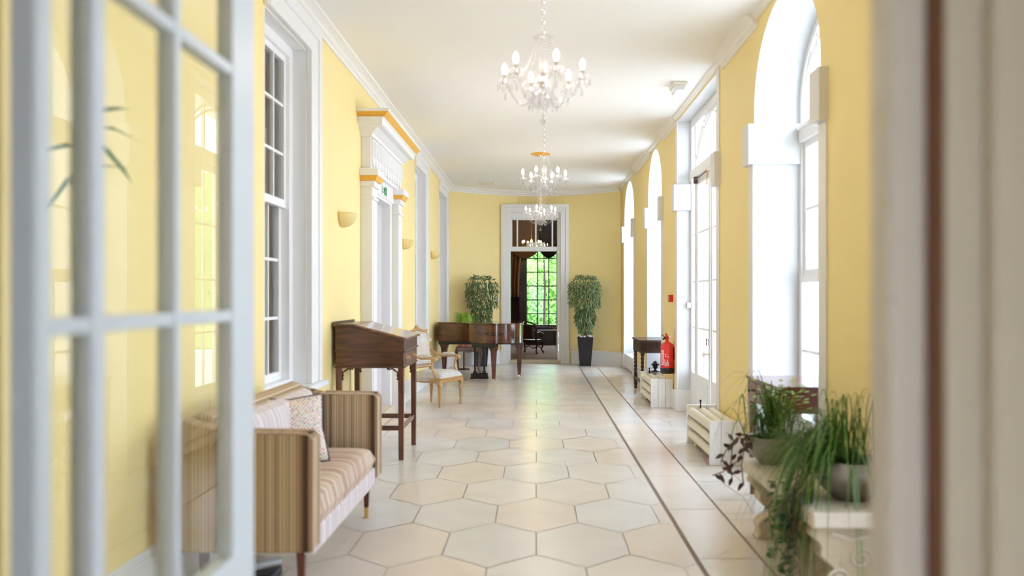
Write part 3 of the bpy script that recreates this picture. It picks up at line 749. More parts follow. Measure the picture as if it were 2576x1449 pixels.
# garden beyond
mb = MB(); mb.box(-30, 30, 24, 80, -.2, -.1); struct(obj('garden_ground', mb, M_garden), 'lawn outside')
def leafmass(mb, c, rad, n, size, r_):
    for _ in range(n):
        v = Vector((r_.gauss(0, 1), r_.gauss(0, 1), r_.gauss(0, 1))).normalized()*(.6+.4*r_.random())
        p = Vector(c)+Vector((v.x*rad[0], v.y*rad[1], v.z*rad[2]))
        d = Vector((r_.gauss(0, 1), r_.gauss(0, 1), r_.gauss(0, .6)-.2)); mb.leaf(p, d, (0, 0, 1), size*r_.uniform(.7, 1.3), size*.6, .1)
mb = MB(); mb.grid(lambda u, v: (-40+80*u, 46+20*v, -.2+11*math.sin(PI/2*v)+.8*math.sin(u*25)*v), 40, 12)
struct(obj('garden_bank', mb, mat('wooded_bank', (.13, .30, .05), .9, var=.6, vscale=1.5)), 'green wooded bank beyond the lawn')
r2 = random.Random(3)
for i, (x, y_, z, rx, rz, n, m_, lab) in enumerate([(.3, 31, .9, 1.6, 1.3, 1700, M_tree, 'sunlit light green shrub in the middle of the garden window'), (2.9, 35, 1.2, 1.6, 1.4, 1300, M_tree, 'sunlit green shrub at the right of the garden window'),
        (2.6, 40, 3.0, 3.2, 2.6, 2200, M_tree, 'tall pale green tree behind the garden shrubs'), (-3.2, 40, 2.6, 2.4, 2.6, 1500, M_tree, 'green tree at the left behind the garden shrubs'),
        (1.5, 28.5, 2.3, .45, .8, 300, M_dtree, 'dark leafy branch at the right of the garden window'), (.25, 27.5, 3.1, .7, .5, 260, M_dtree, 'darker hanging foliage at the top left of the garden window')]):
    t = thing('garden_tree' if z > 2 else 'garden_shrub', lab, 'tree' if z > 2 else 'shrub', (x, y_, -.1))
    mb = MB(); leafmass(mb, (0, 0, z+.1), (rx, rx*.8, rz), n*2, .16 if y_ > 30 else .11, r2); obj('foliage', mb, m_, t)
    mb = MB(); mb.tube([(0, 0, 0), (.05, 0, z*.6), (0, .05, z+.2)], [.05, .04, .02], 8); obj('trunk', mb, M_darkwood, t)

# ================================================================== NEAR WALL, ANTEROOM and glazed door
mb = MB(); mb.box(-2.2, -.85, YN-.12, YN, 0, ZC).box(.72, 2.3, YN-.12, YN, 0, ZC).box(-.85, .72, YN-.12, YN, 3.3, ZC)
struct(obj('wall_front', mb, M_yellow), 'wall with the doorway the view is taken through')
mb = MB(); mb.box(-2.2, -2.1, -2.2, YN-.12, 0, 3.6).box(2.1, 2.2, -2.2, YN-.12, 0, 3.6).box(-2.2, -.45, -2.3, -2.2, 0, 3.6).box(.45, 2.2, -2.3, -2.2, 0, 3.6).box(-.45, .45, -2.3, -2.2, 2.2, 3.6).box(-2.2, 2.2, -2.3, YN-.12, 3.6, 3.7)  # gap in the unseen back wall added to let sky light in
struct(obj('wall_anteroom', mb, M_ivory), 'plain room the view is taken from')
mb = MB(); mb.box(-2.2, 2.2, -6, 1.0, -.06, -.002); struct(obj('floor_anteroom', mb, M_stone), 'plain floor of the room in front')
# left jamb facing the camera, its shade put into a dark colour
mb = MB(); mb.box(-.86, -.788, YN-.10, YN+.004, 0, 3.3).box(-1.05, -.80, YN-.16, YN-.12, 0, 3.4); struct(obj('trim_9', mb, mat('shaded_jamb', (.15, .14, .13), .5), None, .004), 'door jamb at the left edge with its shade put into the colour')
# right jamb, brown strip standing in for the shadow gap, beige moulded casing
mb = MB(); mb.box(.488, .542, 1.10, 1.17, 0, 3.3); struct(obj('trim_10', mb, mat('pale_jamb', (.66, .60, .53), .4), None, .008), 'pale door post at the right edge')
mb = MB(); mb.box(.539, .559, 1.085, 1.165, 0, 3.3); struct(obj('trim_11', mb, M_gapstrip), 'brown strip standing in for the shadow gap beside the right door post')
mb = MB(); mb.box(.555, .76, 1.08, 1.17, 0, 3.3).box(.605, .76, 1.05, 1.08, 0, 3.3).box(.655, .76, 1.03, 1.05, 0, 3.3); struct(obj('trim_12', mb, M_beige, None, .008), 'beige moulded casing at the right edge')
# glazed leaf, hinged on the left jamb and swung into the hall
ang = PI/2+math.radians(.3)
M_leaf = mat('cool_white_paint', (.56, .60, .65), .4)
g = struct(thing('door_4', 'white glazed door leaf standing open beside the sofa arm', 'door', (-.74, 1.177, 0), ang))
LW = .928; bars = [(.0, .04), (.153, .194), (.462, .490), (.776, LW)]
mb = MB()
for a, b in (bars[0], bars[3]): mb.box(a, b, 0, .04, .02, 3.2)
mb.box(0, LW, 0, .04, .02, .81).box(0, LW, 0, .04, 3.16, 3.2)
obj('frame', mb, M_leaf, g, .004)
mb = MB()
for a, b in bars[1:3]: mb.box(a, b, 0, .04, .80, 3.17)
for z in (1.402, 2.006, 2.61): mb.box(.03, .78, .003, .038, z-.014, z+.014)
obj('glazing_bars', mb, M_leaf, g, .004)
mb = MB(); mb.box(.02, .79, .018, .022, .79, 3.17); obj('pane', mb, M_glass, g)
mb = MB(); mb.box(.12, .80, -.008, .002, .15, .68); obj('bottom_panel', mb, M_leaf, g, .004)

# ================================================================== CHANDELIERS
GC = 'crystal chandeliers along the hall'
def chandelier(loc, rot, label):
    t = thing('chandelier', label, 'chandelier', loc, rot, GC)   # origin at bulb height
    top = ZC-loc[2]
    # chain of links
    mb = MB(); z = .22; k = 0
    while z < top-.03:
        R = Matrix.Rotation(PI/2*(k % 2), 3, 'Z'); pts = [R@Vector((.009*math.cos(a), 0, .019*math.sin(a)))+Vector((0, 0, z+.016)) for a in [2*PI*i/10 for i in range(11)]]
        mb.tube(pts, .0026, 5); z += .031; k += 1
    obj('chain', mb, M_chrome, t)
    mb = MB(); mb.lathe([(.001, top-.06), (.02, top-.055), (.05, top-.02), (.06, top)], (0, 0, 0), 20); obj('ceiling_cup', mb, M_chrome, t)
    # central stem
    mb = MB(); mb.lathe([(.004, .21), (.03, .2), (.012, .17), (.010, .12), (.028, .08), (.034, .05), (.018, .0), (.012, -.03), (.04, -.06), (.045, -.075), (.02, -.09), (.014, -.12), (.05, -.15), (.09, -.175), (.085, -.20), (.05, -.225), (.015, -.24), (.002, -.25)], (0, 0, 0), 20)
    obj('stem', mb, M_crystal, t)
    mb = MB(); mb.lathe([(.018, -.02), (.022, -.03), (.022, -.1), (.018, -.11)], (0, 0, 0), 12); obj('collar', mb, M_chrome, t)
    mb = MB()   # crown petals
    for k in range(10):
        a = 2*PI*k/10; mb.leaf((.02*math.cos(a), .02*math.sin(a), .195), (math.cos(a), math.sin(a), .35), (0, 0, 1), .06, .03, .3)
    obj('crown', mb, M_crystal, t)
    # bead strands from crown to arms
    for k in range(6):
        mb = MB(); a = 2*PI*k/6+PI/6
        for i in range(20):
            u = i/19; r_ = .05+.13*u**1.6; zz = .19-.26*u-.03*math.sin(PI*u)
            mb.sphere((r_*math.cos(a), r_*math.sin(a), zz), .0052+.002*u, 6)
        obj('bead_strand', mb, M_crystal, t)
    for k in range(6):   # swags between the arms
        mb = MB(); a0, a1 = 2*PI*k/6, 2*PI*(k+1)/6
        for i in range(1, 12):
            u = i/12; a = a0+(a1-a0)*u; zz = -.075-.06*math.sin(PI*u); r_ = .235-.03*math.sin(PI*u)
            mb.sphere((r_*math.cos(a), r_*math.sin(a), zz), .005, 6)
        obj('bead_swag', mb, M_crystal, t)
    # short drops round the bowl and the bottom ball
    for k in range(12):
        a = 2*PI*k/12; mb = MB()
        mb.lathe([(.001, 0), (.004, -.008), (.010, -.03), (.006, -.04), (.001, -.043)], (.088*math.cos(a), .088*math.sin(a), -.205), 6, None, False)
        obj('bowl_drop', mb, M_crystal, t)
    mb = MB(); mb.sphere((0, 0, -.265), .007, 8).sphere((0, 0, -.283), .01, 8).sphere((0, 0, -.315), .02, 12); obj('bottom_ball', mb, M_crystal, t)
    # six arms
    for k in range(6):
        a = 2*PI*k/6; ca, sa = math.cos(a), math.sin(a); R = .243
        pts = []
        for i in range(15):
            u = i/14; r_ = .03+(R-.03)*u; zz = -.10-.13*math.sin(PI*min(1, u*1.05))**1.0*(1-.2*u)+.02*u
            if u > .85: zz += (u-.85)*.35
            pts.append((r_*ca, r_*sa, zz))
        mb = MB(); mb.tube(pts, .0068, 7); arm = obj('arm', mb, M_crystal, t)
        bx, by = R*ca, R*sa
        mb = MB(); mb.lathe([(.004, -.075), (.02, -.072), (.042, -.055), (.045, -.05), (.038, -.052), (.012, -.062)], (bx, by, 0), 12); obj('drip_pan', mb, M_crystal, arm)
        mb = MB(); mb.lathe([(.011, -.065), (.011, -.015), (.009, -.012)], (bx, by, 0), 10); obj('candle_tube', mb, M_chrome, arm)
        mb = MB(); mb.lathe([(.008, -.012), (.0135, .002), (.0165, .018), (.013, .034), (.006, .048), (.001, .055)], (bx, by, 0), 12); obj('bulb', mb, M_bulb, arm)
        for j in range(6):
            b_ = 2*PI*j/6; px, py = bx+.042*math.cos(b_), by+.042*math.sin(b_); mb = MB()
            mb.lathe([(.0045, .014), (.001, .009), (.001, 0), (.004, -.006), (.0075, -.034), (.004, -.043), (.001, -.045)], (px, py, -.070), 6, None, False)
            obj('crystal_drop', mb, M_crystal, arm)
        mb = MB()
        mb.lathe([(.001, .03), (.004, .025), (.001, .02), (.004, .013), (.001, .008), (.001, 0), (.005, -.01), (.010, -.045), (.005, -.055), (.001, -.058)], (bx*.98, by*.98, -.118), 6, None, False)
        obj('crystal_drop', mb, M_crystal, arm)
    return t
c1 = chandelier((.042, 4.86, 2.83), math.radians(-12), 'largest-looking crystal chandelier, hanging on its chain before the other two')
dup(c1, (.09, 9.0, 2.83), math.radians(8), 'middle crystal chandelier, hanging in front of the ochre ceiling rose', GC)
dup(c1, (.07, 12.76, 2.83), math.radians(-45), 'smallest crystal chandelier, hanging before the end doorway', GC)
mb = MB(); mb.lathe([(.001, -.03), (.06, -.03), (.07, -.022), (.11, -.02), (.12, -.012), (.155, -.01), (.16, 0)], (0, 0, 0), 32)
for k in range(12): mb.sphere((.09*math.cos(k*PI/6), .09*math.sin(k*PI/6), -.02), .018, 8, .6)
tag(obj('ceiling_rose', mb, M_gold, loc=(.07, 12.76, ZC)), 'ochre painted ceiling rose above the farthest chandelier', 'ceiling rose')
# ceiling fittings
el = thing('emergency_light', 'white emergency light with clear cover on the ceiling near the garden doors', 'light', (1.53, 8.58, ZC))
mb = MB(); mb.box(-.075, .075, -.14, .14, -.035, 0); obj('base', mb, M_ivory, el, .006)
mb = MB(); mb.frus((0, 0, -.035), (.13, .26), (0, 0, -.09), (.10, .22)); obj('diffuser', mb, mat('diffuser', (.75, .76, .76), .15), el, .01)
mb = MB(); mb.box(-.16, .16, -.10, .10, -.012, 0)
for i in range(9): mb.box(-.14, .14, -.085+i*.02, -.077+i*.02, -.02, -.012)
tag(obj('ceiling_vent', mb, M_ivory, loc=(-.99, 16.05, ZC)), 'slatted white vent in the ceiling near the end wall', 'vent')

# ================================================================== SOFA
sf = thing('sofa', 'striped brown and cream two-seat sofa with high square arms', 'sofa', (-1.03, 3.65, 0))   # local: x<0 to wall, y 0..1.6
SL, SD = 1.62, .60
for y0 in (0, SL-.12):
    mb = MB(); pr = [(-SD, .27), (0, .27), (.0, .80), (-.02, .815), (-SD*.6, .82), (-SD, .88)]
    mb.prism(pr, 'y', y0, y0+.12); a_ = obj('arm', mb, M_arm, sf, .022, 3)
    mb = MB()
    for yy in (y0+.004, y0+.116): mb.tube([(.002, yy, .28), (.003, yy, .79), (-.02, yy, .817), (-SD*.6, yy, .822)], .006, 6)
    obj('piping', mb, M_seatf, a_)
mb = MB()
def backf(u, v):
    a = 2*PI*u; return None
pr = [(-SD, .27), (-SD+.16, .27), (-SD+.13, .84), (-SD+.10, .89), (-SD+.05, .90), (-SD, .88)]
mb.prism(pr, 'y', .10, SL-.10); obj('backrest', mb, M_arm, sf, .02, 3)
mb = MB(); mb.box(-SD+.1, -.012, .1, SL-.1, .23, .345); obj('front_rail', mb, M_rail, sf, .012, 3)
mb = MB(); mb.puff((-SD/2+.05, SL/2, .40), (SD-.11, SL-.27, .21), None, .28, 24, 6); obj('seat_cushion', mb, M_seatf, sf)
mb = MB(); mb.puff((-SD+.19, SL/2, .64), (.46, SL-.3, .15), Matrix.Rotation(PI/2-.12, 3, 'Y'), .4, 18, 5); obj('back_cushion', mb, M_rail, sf)
for x_, y_ in ((-.08, .12), (-.08, SL-.06), (-SD+.06, .12), (-SD+.06, SL-.08)):
    mb = MB(); mb.frus((x_, y_, .07), (.027, .027), (x_, y_, .28), (.045, .045)); lg = obj('leg', mb, M_mahogz, sf, .003)
    mb = MB(); mb.frus((x_, y_, 0), (.022, .022), (x_, y_, .071), (.028, .028)); obj('brass_cup', mb, M_brass, lg)
pl = thing('cushion', 'cream scatter cushion with tiny coloured dots, leaning on the sofa', 'cushion', (-1.37, 4.52, .49))
mb = MB(); mb.puff((0, 0, 0), (.35, .35, .15), None, .55, 20, 3)
Rm = Matrix.Rotation(math.radians(-58), 3, 'Z')@Matrix.Rotation(math.radians(-22), 3, 'Y')
o_ = obj('cover', mb, M_dots, pl)
for v in o_.data.vertices:
    q = v.co.copy(); q = Vector((q.z, q.y, q.x)); s_ = 1+.13*(abs(q.y)/.175*abs(q.z)/.175); q.y *= s_; q.z *= s_; v.co = q
o_.rotation_euler = (Rm.to_euler()); o_.location = (-.02, 0, .20)
mb = MB(); e_ = .175
loop = []
for i in range(41):
    u = i/40*4; k = int(u) % 4; f = u-int(u); a, b = [((-1+2*f), -1), (1, (-1+2*f)), ((1-2*f), 1), (-1, (1-2*f))][k]
    s_ = 1+.13*abs(a)*abs(b); loop.append((0, a*e_*s_, b*e_*s_))
mb.tube(loop, .006, 6); pp = obj('piping', mb, mat('dark_piping', (.06, .045, .06), .8), pl); pp.rotation_euler = o_.rotation_euler; pp.location = o_.location
us = thing('undersofa_object', 'dark blue and black object with a pale grey tube under the sofa', 'object', (-1.42, 4.05, 0))  # unidentified dark body with a grey tube
mb = MB(); mb.box(-.12, .10, -.10, .10, 0.0, .055); obj('body', mb, M_iron, us, .015)
mb = MB(); mb.tube([(-.10, -.12, .09), (.10, .06, .085)], .022, 10); obj('tube', mb, mat('grey_tube', (.5, .55, .6), .3), us)
us.name = 'unknown_object'

# ================================================================== CLERK'S DESK
dk = thing('writing_desk', 'tall mahogany slope-top clerk desk on four square legs', 'desk', (-1.47, 7.41, 0))
HX, HY = .30, .385
mb = MB()
pf = [(-HX-.005, .965), (HX+.005, .965), (HX+.005, 1.075), (-HX+.18, 1.18), (-HX-.005, 1.185)]
mb.prism(pf, 'y', -HY, HY); obj('slope_box', mb, M_mahogx, dk, .003)
mb = MB(); mb.box(-HX-.015, HX+.015, -HY-.01, HY+.01, .955, .972).box(-HX-.01, HX+.01, -HY-.005, HY+.005, .815, .83); obj('moulding', mb, M_mahogx, dk, .004)
mb = MB(); sl = [(-HX+.17, 1.182), (HX+.03, 1.064), (HX+.03, 1.082), (-HX+.175, 1.20)]; mb.prism(sl, 'y', -HY-.018, HY+.018); obj('slope_lid', mb, M_slope, dk, .003)
mb = MB(); mb.box(-HX-.02, -HX+.175, -HY-.018, HY+.018, 1.184, 1.203).box(-HX-.02, -HX-.005, -HY, HY, 1.2, 1.225); obj('top_ledge', mb, M_mahogx, dk, .003)
mb = MB(); mb.box(-HX, HX, -HY, HY, .825, .956); obj('frieze', mb, M_mahogx, dk, .002)
mb = MB(); mb.box(HX-.01, HX+.008, -.30, .30, .845, .94); dr = obj('drawer', mb, M_rose, dk, .003)
for yy in (-.17, .17):
    mb = MB(); mb.lathe([(.012, 0), (.012, .004), (.001, .006)], (HX+.008, yy-.03, .9), 10, Matrix.Rotation(PI/2, 3, 'Y')); mb.lathe([(.012, 0), (.012, .004), (.001, .006)], (HX+.008, yy+.03, .9), 10, Matrix.Rotation(PI/2, 3, 'Y'))
    mb.tube([(HX+.014, yy-.03, .9), (HX+.024, yy-.025, .885), (HX+.026, yy, .878), (HX+.024, yy+.025, .885), (HX+.014, yy+.03, .9)], .003, 6); obj('handle', mb, M_brass, dr)
for sx in (-1, 1):
    for sy in (-1, 1):
        cx, cy = sx*(HX-.025), sy*(HY-.025)
        mb = MB(); mb.frus((cx, cy, 0), (.042, .042), (cx, cy, .83), (.05, .05)); lg = obj('leg', mb, M_mahogz, dk, .003)
        mb = MB()   # fretted bracket
        pts = [(cx-sx*.025, .72), (cx-sx*.035, .75), (cx-sx*.03, .775), (cx-sx*.055, .79), (cx-sx*.08, .81), (cx-sx*.10, .80), (cx-sx*.115, .815)]
        mb.tube([(a, cy, z) for a, z in pts], .008, 6); mb.sphere((cx-sx*.032, cy, .715), .011, 8).sphere((cx-sx*.118, cy, .806), .011, 8)
        obj('bracket', mb, M_mahogz, lg)
for sy in (-1, 1):
    mb = MB(); mb.box(-HX+.03, HX-.03, sy*(HY-.025)-.012, sy*(HY-.025)+.012, .262, .305); obj('stretcher', mb, M_mahogx, dk, .002)
mb = MB(); mb.box(HX-.037, HX-.013, -HY+.03, HY-.03, .262, .305); obj('stretcher', mb, M_mahog, dk, .002)

# ================================================================== GILT ARMCHAIR
ac = thing('armchair', 'gilt carved open armchair upholstered in pale blue tartan', 'chair', (-1.345, 10.64, 0), math.radians(-26))
def turned(c, h):   # fluted tapering leg
    return [(.006, 0), (.012, .004), (.010, .03), (.016, .045), (.012, .06), (.016, h*.45), (.024, h*.78), (.018, h*.80), (.028, h*.84), (.02, h*.88), (.026, h*.92), (.026, h)]
for x_, y_, h_ in ((.23, .26, .34), (.23, -.26, .34), (-.20, .20, .36), (-.20, -.20, .36)):
    mb = MB(); mb.lathe(turned(0, h_), (x_, y_, 0), 12); 
    for k in range(8):
        a = 2*PI*k/8; mb.tube([(x_+.012*math.cos(a), y_+.012*math.sin(a), .07), (x_+.023*math.cos(a), y_+.023*math.sin(a), h_*.76)], .0032, 4)
    mb.obox((x_, y_, h_-.015), (.055, .055, .07)); obj('leg', mb, M_gilt, ac)
ring = [(.25, -.27), (.275, -.1), (.28, 0), (.275, .1), (.25, .27), (-.21, .22), (-.225, 0), (-.21, -.22)]
mb = MB(); mb.prism(ring, 'z', .325, .385); mb.tube([(a*1.01, b*1.01, .375) for a, b in ring+ring[:1]], .011, 6); mb.tube([(a*1.01, b*1.01, .33) for a, b in ring+ring[:1]], .008, 6); obj('seat_rail', mb, M_gilt, ac)
mb = MB(); mb.puff((.02, 0, .385), (.48, .53, .17), None, .42, 20, 5); obj('seat', mb, M_tart, ac)
tilt = .16
def bk(y_, z_): return (-.205-(z_-.40)*tilt, y_, z_)
mb = MB(); fr = [bk(-.20, .36), bk(-.21, .55), bk(-.225, .93), bk(-.21, .965), bk(-.1, .985), bk(0, 1.0), bk(.1, .985), bk(.21, .965), bk(.225, .93), bk(.21, .55), bk(.20, .36)]
mb.tube(fr, .019, 8); mb.tube([bk(-.2, .50), bk(.2, .50)], .017, 8); mb.sphere(bk(0, 1.03), .028, 10).sphere(bk(-.04, 1.012), .018, 8).sphere(bk(.04, 1.012), .018, 8).sphere(bk(-.225, .98), .018, 8).sphere(bk(.225, .98), .018, 8)
obj('back_frame', mb, M_gilt, ac)
mb = MB(); mb.puff(bk(0, .74), (.46, .40, .09), Matrix.Rotation(-PI/2-tilt, 3, 'Y')@Matrix.Identity(3), .3, 16, 5); o_ = obj('back_pad', mb, M_tart, ac)
for s in (-1, 1):
    mb = MB(); mb.tube([bk(s*.225, .74), (-.16, s*.25, .66), (-.05, s*.28, .635), (.10, s*.29, .645), (.16, s*.29, .64), (.185, s*.285, .625)], [.016, .017, .018, .018, .022, .024], 8)
    mb.sphere((.185, s*.285, .63), .028, 10)
    mb.tube([(.165, s*.285, .625), (.13, s*.28, .57), (.13, s*.275, .5), (.17, s*.27, .43), (.21, s*.265, .38)], [.018, .017, .016, .018, .022], 8); ar = obj('arm', mb, M_gilt, ac)
    mb = MB(); mb.puff((.02, s*.285, .665), (.20, .055, .045), None, .4, 8, 4); obj('arm_pad', mb, M_tart, ar)

# ================================================================== PIANO
pn = thing('grand_piano', 'mahogany baby grand piano with closed lid, tail towards the camera', 'piano', (-.98, 14.0, 0))
# outline in local coordinates (x right, y away); keyboard at +y
out = [(-.75, .72), (-.75, -.02)]
def bez(p0, p1, p2, p3, n): return [tuple((1-t)**3*a+3*(1-t)**2*t*b+3*(1-t)*t*t*c+t**3*d for a, b, c, d in zip(p0, p1, p2, p3)) for t in [i/n for i in range(1, n+1)]]
out += bez((-.75, -.02), (-.74, -.14), (-.52, -.06), (-.36, -.16), 10)
out += bez((-.36, -.16), (-.20, -.26), (-.22, -.66), (.10, -.76), 14)
out += bez((.10, -.76), (.34, -.82), (.74, -.78), (.75, -.40), 14)
out += [(.75, .72)]
mb = MB(); mb.prism(out, 'z', .665, .965, True); mb2 = mb
rim = obj('rim', mb, [M_piano], pn)
mb = MB(); lid = [(x_*1.012, y_*1.012) for x_, y_ in out]; mb.prism(lid, 'z', .972, .995); obj('lid', mb, M_piano, pn, .004)
mb = MB(); mb.prism([(x_*.985, y_*.985) for x_, y_ in out], 'z', .964, .973); obj('lid_gap', mb, M_black, pn)
mb = MB(); mb.box(-.74, .74, -.0, .72, .60, .667).box(-.60, .74, -.30, .0, .63, .667); obj('key_bed', mb, M_black, pn, .004)
mb = MB(); mb.prism([(-.10, -.66), (.30, -.74), (.34, -.50), (.16, -.38), (-.08, -.42)], 'z', .59, .667); obj('leg_block', mb, M_black, pn, .01)
for x_, y_, h_ in ((.265, -.60, .60), (.68, .12, .62), (-.66, .22, .62)):
    mb = MB(); mb.frus((x_, y_, .06), (.055, .055), (x_, y_, .52), (.105, .105)); mb.frus((x_, y_, .52), (.115, .115), (x_, y_, .56), (.13, .13)).box(x_-.075, x_+.075, y_-.075, y_+.075, .56, h_+.01)
    lg = obj('leg', mb, M_mahogz, pn, .004)
    mb = MB(); mb.lathe([(.022, 0), (.022, .022)], (x_+.011, y_, .024), 14, Matrix.Rotation(PI/2, 3, 'Y')); mb.box(x_-.012, x_+.012, y_-.018, y_+.018, .03, .062); obj('caster', mb, M_chrome, lg)
mb = MB(); mb.box(-.12, -.085, .05, .09, .08, .62).box(.045, .08, .05, .09, .08, .62).box(-.135, -.07, .04, .10, .08, .12).box(.03, .095, .04, .1, .08, .12).box(-.13, .09, .04, .10, .56, .62)
for x_ in (-.05, 0, .02): mb.tube([(x_, .07, .09), (x_, .07, .57)], .003, 5)
obj('pedal_lyre', mb, M_black, pn)
mb = MB(); mb.box(-.17, .13, -.02, .16, .012, .085); mb.box(-.18, .14, -.03, .17, 0.0, .018); obj('pedal_box', mb, M_black, pn, .004)
ps = thing('piano_stool', 'walnut cabriole-leg stool with pink striped seat behind the piano', 'stool', (-1.28, 15.05, 0), .1)
mb = MB(); mb.box(-.24, .24, -.18, .18, .44, .485); mb.prism([(-.24, .44), (.24, .44), (.24, .40), (.12, .415), (0, .395), (-.12, .415), (-.24, .40)], 'y', -.185, -.165); obj('seat_rail', mb, M_slope, ps, .004)
mb = MB(); mb.puff((0, 0, .49), (.46, .34, .09), None, .35, 12, 6); obj('seat', mb, M_pink, ps)
for sx in (-1, 1):
    for sy in (-1, 1):
        mb = MB(); mb.tube([(sx*.21, sy*.15, .47), (sx*.23, sy*.17, .38), (sx*.20, sy*.145, .2), (sx*.185, sy*.13, .07), (sx*.22, sy*.16, .02)], [.03, .03, .018, .013, .02], 8); obj('leg', mb, M_slope, ps)

# ================================================================== TALL PLANTS and pots
def weeping(seed, n=2100):
    r_ = random.Random(seed); mb = MB(); ph = r_.uniform(0, 6)
    for i in range(n):
        a = r_.uniform(0, 2*PI); z = 1.24-1.16*r_.random()**1.15
        if z > .62: rad = .335*min(1, math.sqrt(max(.02, (1.27-z)/.16)))*(.92+.08*math.sin(3*a+ph))
        else: rad = .205*(.85+.18*math.sin(z*11+ph)+.15*math.sin(2*a+ph+z*6))
        rad *= 1-.55*r_.random()**2
        p = (rad*math.cos(a), rad*math.sin(a)*.85, z)
        d = (math.cos(a)*.6+r_.gauss(0, .4), math.sin(a)*.6+r_.gauss(0, .4), -.9+r_.gauss(0, .35)+(1.0 if z > 1.15 else 0))
        mb.leaf(p, d, (r_.gauss(0, .5), r_.gauss(0, .5), 1), r_.uniform(.055, .10), r_.uniform(.014, .024), .25)
    return mb
def tallplant(x_, y_, label, seed, potmat, dz=0):
    t = thing('potted_tree', label, 'plant', (x_, y_, 0))
    mb = MB(); mb.frus((0, 0, 0), (.23, .23), (0, 0, .60), (.33, .33)); obj('pot', mb, potmat, t, .008)
    mb = MB()
    r_ = random.Random(seed)
    for k in range(3):
        a = k*2.1; mb.tube([(.03*math.cos(a), .03*math.sin(a), .58), (.04*math.cos(a+1), .04*math.sin(a+1), .85), (.03*math.cos(a+2), .03*math.sin(a+2), 1.2), (.05*math.cos(a+3), .05*math.sin(a+3), 1.62)], [.012, .011, .009, .005], 7)
    for k in range(16):
        z = r_.uniform(1.3, 1.62); a = r_.uniform(0, 2*PI); mb.tube([(0, 0, z), (.15*math.cos(a), .15*math.sin(a), z+.07), (.27*math.cos(a), .27*math.sin(a), z-.03)], .004, 5)
    obj('stem', mb, M_bark, t)
    mb = weeping(seed); o = obj('foliage', mb, M_fic, t); o.location = (0, 0, .62+dz)
    mb = MB()
    for k in range(30):
        mb.sphere((r_.uniform(-.13, .13), r_.uniform(-.13, .13), .60+r_.uniform(0, .03)), r_.uniform(.02, .034), 8, .7)
    pb = obj('pebbles', mb, M_peb, t); pb['kind'] = 'stuff'
    return t
tallplant(1.015, 16.58, 'weeping artificial tree in a tapered black pot beside the wall socket', 5, M_blackp)
tallplant(-1.13, 16.5, 'weeping artificial tree in a black pot behind the piano', 9, mat('blue_black_pot', (.015, .022, .035), .08))
sp = thing('spider_plant', 'bright green arching plant on a slim stand behind the piano', 'plant', (-1.43, 15.72, 0))
mb = MB(); mb.lathe([(.12, 0), (.12, .02), (.015, .03), (.015, .66), (.1, .67), (.1, .69)], (0, 0, 0), 16); obj('stand', mb, M_darkwood, sp)
mb = MB(); mb.lathe([(.06, .69), (.09, .84), (.085, .84), (.08, .8), (.001, .8)], (0, 0, 0), 16); obj('pot', mb, M_white, sp)
mb = MB(); r_ = random.Random(2)
for k in range(150): mb.blade((r_.gauss(0, .03), r_.gauss(0, .03), .82), r_.uniform(0, 2*PI), r_.uniform(.12, .30), r_.uniform(.16, .34), .014, r_.uniform(.1, .4))
obj('leaves', mb, M_bright, sp)

# tall plant behind the glazed door at the left
lp = thing('potted_palm', 'plant with drooping pointed leaves behind the open glazed door', 'plant', (-1.485, 2.62, 0))
mb = MB(); mb.lathe([(.10, 0), (.15, .3), (.14, .3), (.13, .27), (.001, .27)], (0, 0, 0), 20); obj('pot', mb, M_blackp, lp)
mb = MB(); mb.tube([(0, 0, .26), (.01, .01, 1.2), (0, 0, 2.02)], [.013, .011, .007], 8); obj('stem', mb, M_bark, lp)
mb = MB()
for k, (a, el_, L_) in enumerate([(-.3, .2, .20), (.1, -.2, .22), (-.1, -.7, .22), (-.5, -1.2, .2), (2.8, .1, .2), (2.2, -.5, .2), (3.4, -.9, .2), (1.2, .3, .18), (-1.4, -.2, .12)]):
    mb.leaf((0, 0, 2.04-.025*k), (math.cos(a)*math.cos(el_), math.sin(a)*math.cos(el_), math.sin(el_)), (0, 0, 1), L_, .05, .15)
obj('leaves', mb, M_grass, lp)

# ================================================================== RADIATORS
GR = 'low cream pipe radiators with boxed ends'
rd = thing('radiator', 'low cream radiator of stacked pipes under the near yellow pier', 'radiator', (1.635, 6.83, 0), 0, GR)
RX, RL = .145, 1.07
for y0, nm in ((0, 0), (RL-.035, 1)):
    mb = MB(); w_ = 2*RX/3
    for k in range(3): mb.box(-RX+k*w_+.0015, -RX+(k+1)*w_-.0015, y0, y0+.035, .0 if k < 3 else .02, .376)
    ep = obj('end_panel', mb, M_gloss, rd, .003)
    mb = MB()
    for k in range(2):
        for z in (.10, .27): mb.sphere((-RX+(k+.5)*w_, y0-.001 if nm == 0 else y0+.036, z), .012, 10, 1, sy=.5)
    obj('bolt', mb, M_gloss, ep)
mb = MB()
for x_ in (-.10, 0, .10):
    for z in (.09, .20, .31): mb.tube([(x_, .03, z), (x_, RL-.03, z)], .043, 14)
obj('pipes', mb, M_ivory, rd)
mb = MB(); mb.tube([(-.02, RL-.07, .34), (-.02, RL-.07, .41)], .006).sphere((-.02, RL-.07, .42), .012, 8); obj('valve', mb, M_iron, rd)
mb = MB(); mb.tube([(-.09, .2, .05), (-.09, .2, .0)], .02).tube([(-.09, RL-.2, .05), (-.09, RL-.2, .0)], .02); obj('foot', mb, M_ivory, rd)
dup(rd, (1.635, 10.36, 0), 0, 'low cream radiator of stacked pipes behind the garden doors, below the extinguisher', GR)
on = thing('urn_ornament', 'small dark urn-shaped head ornament standing on the farther radiator', 'ornament', (1.70, 11.37, .376))
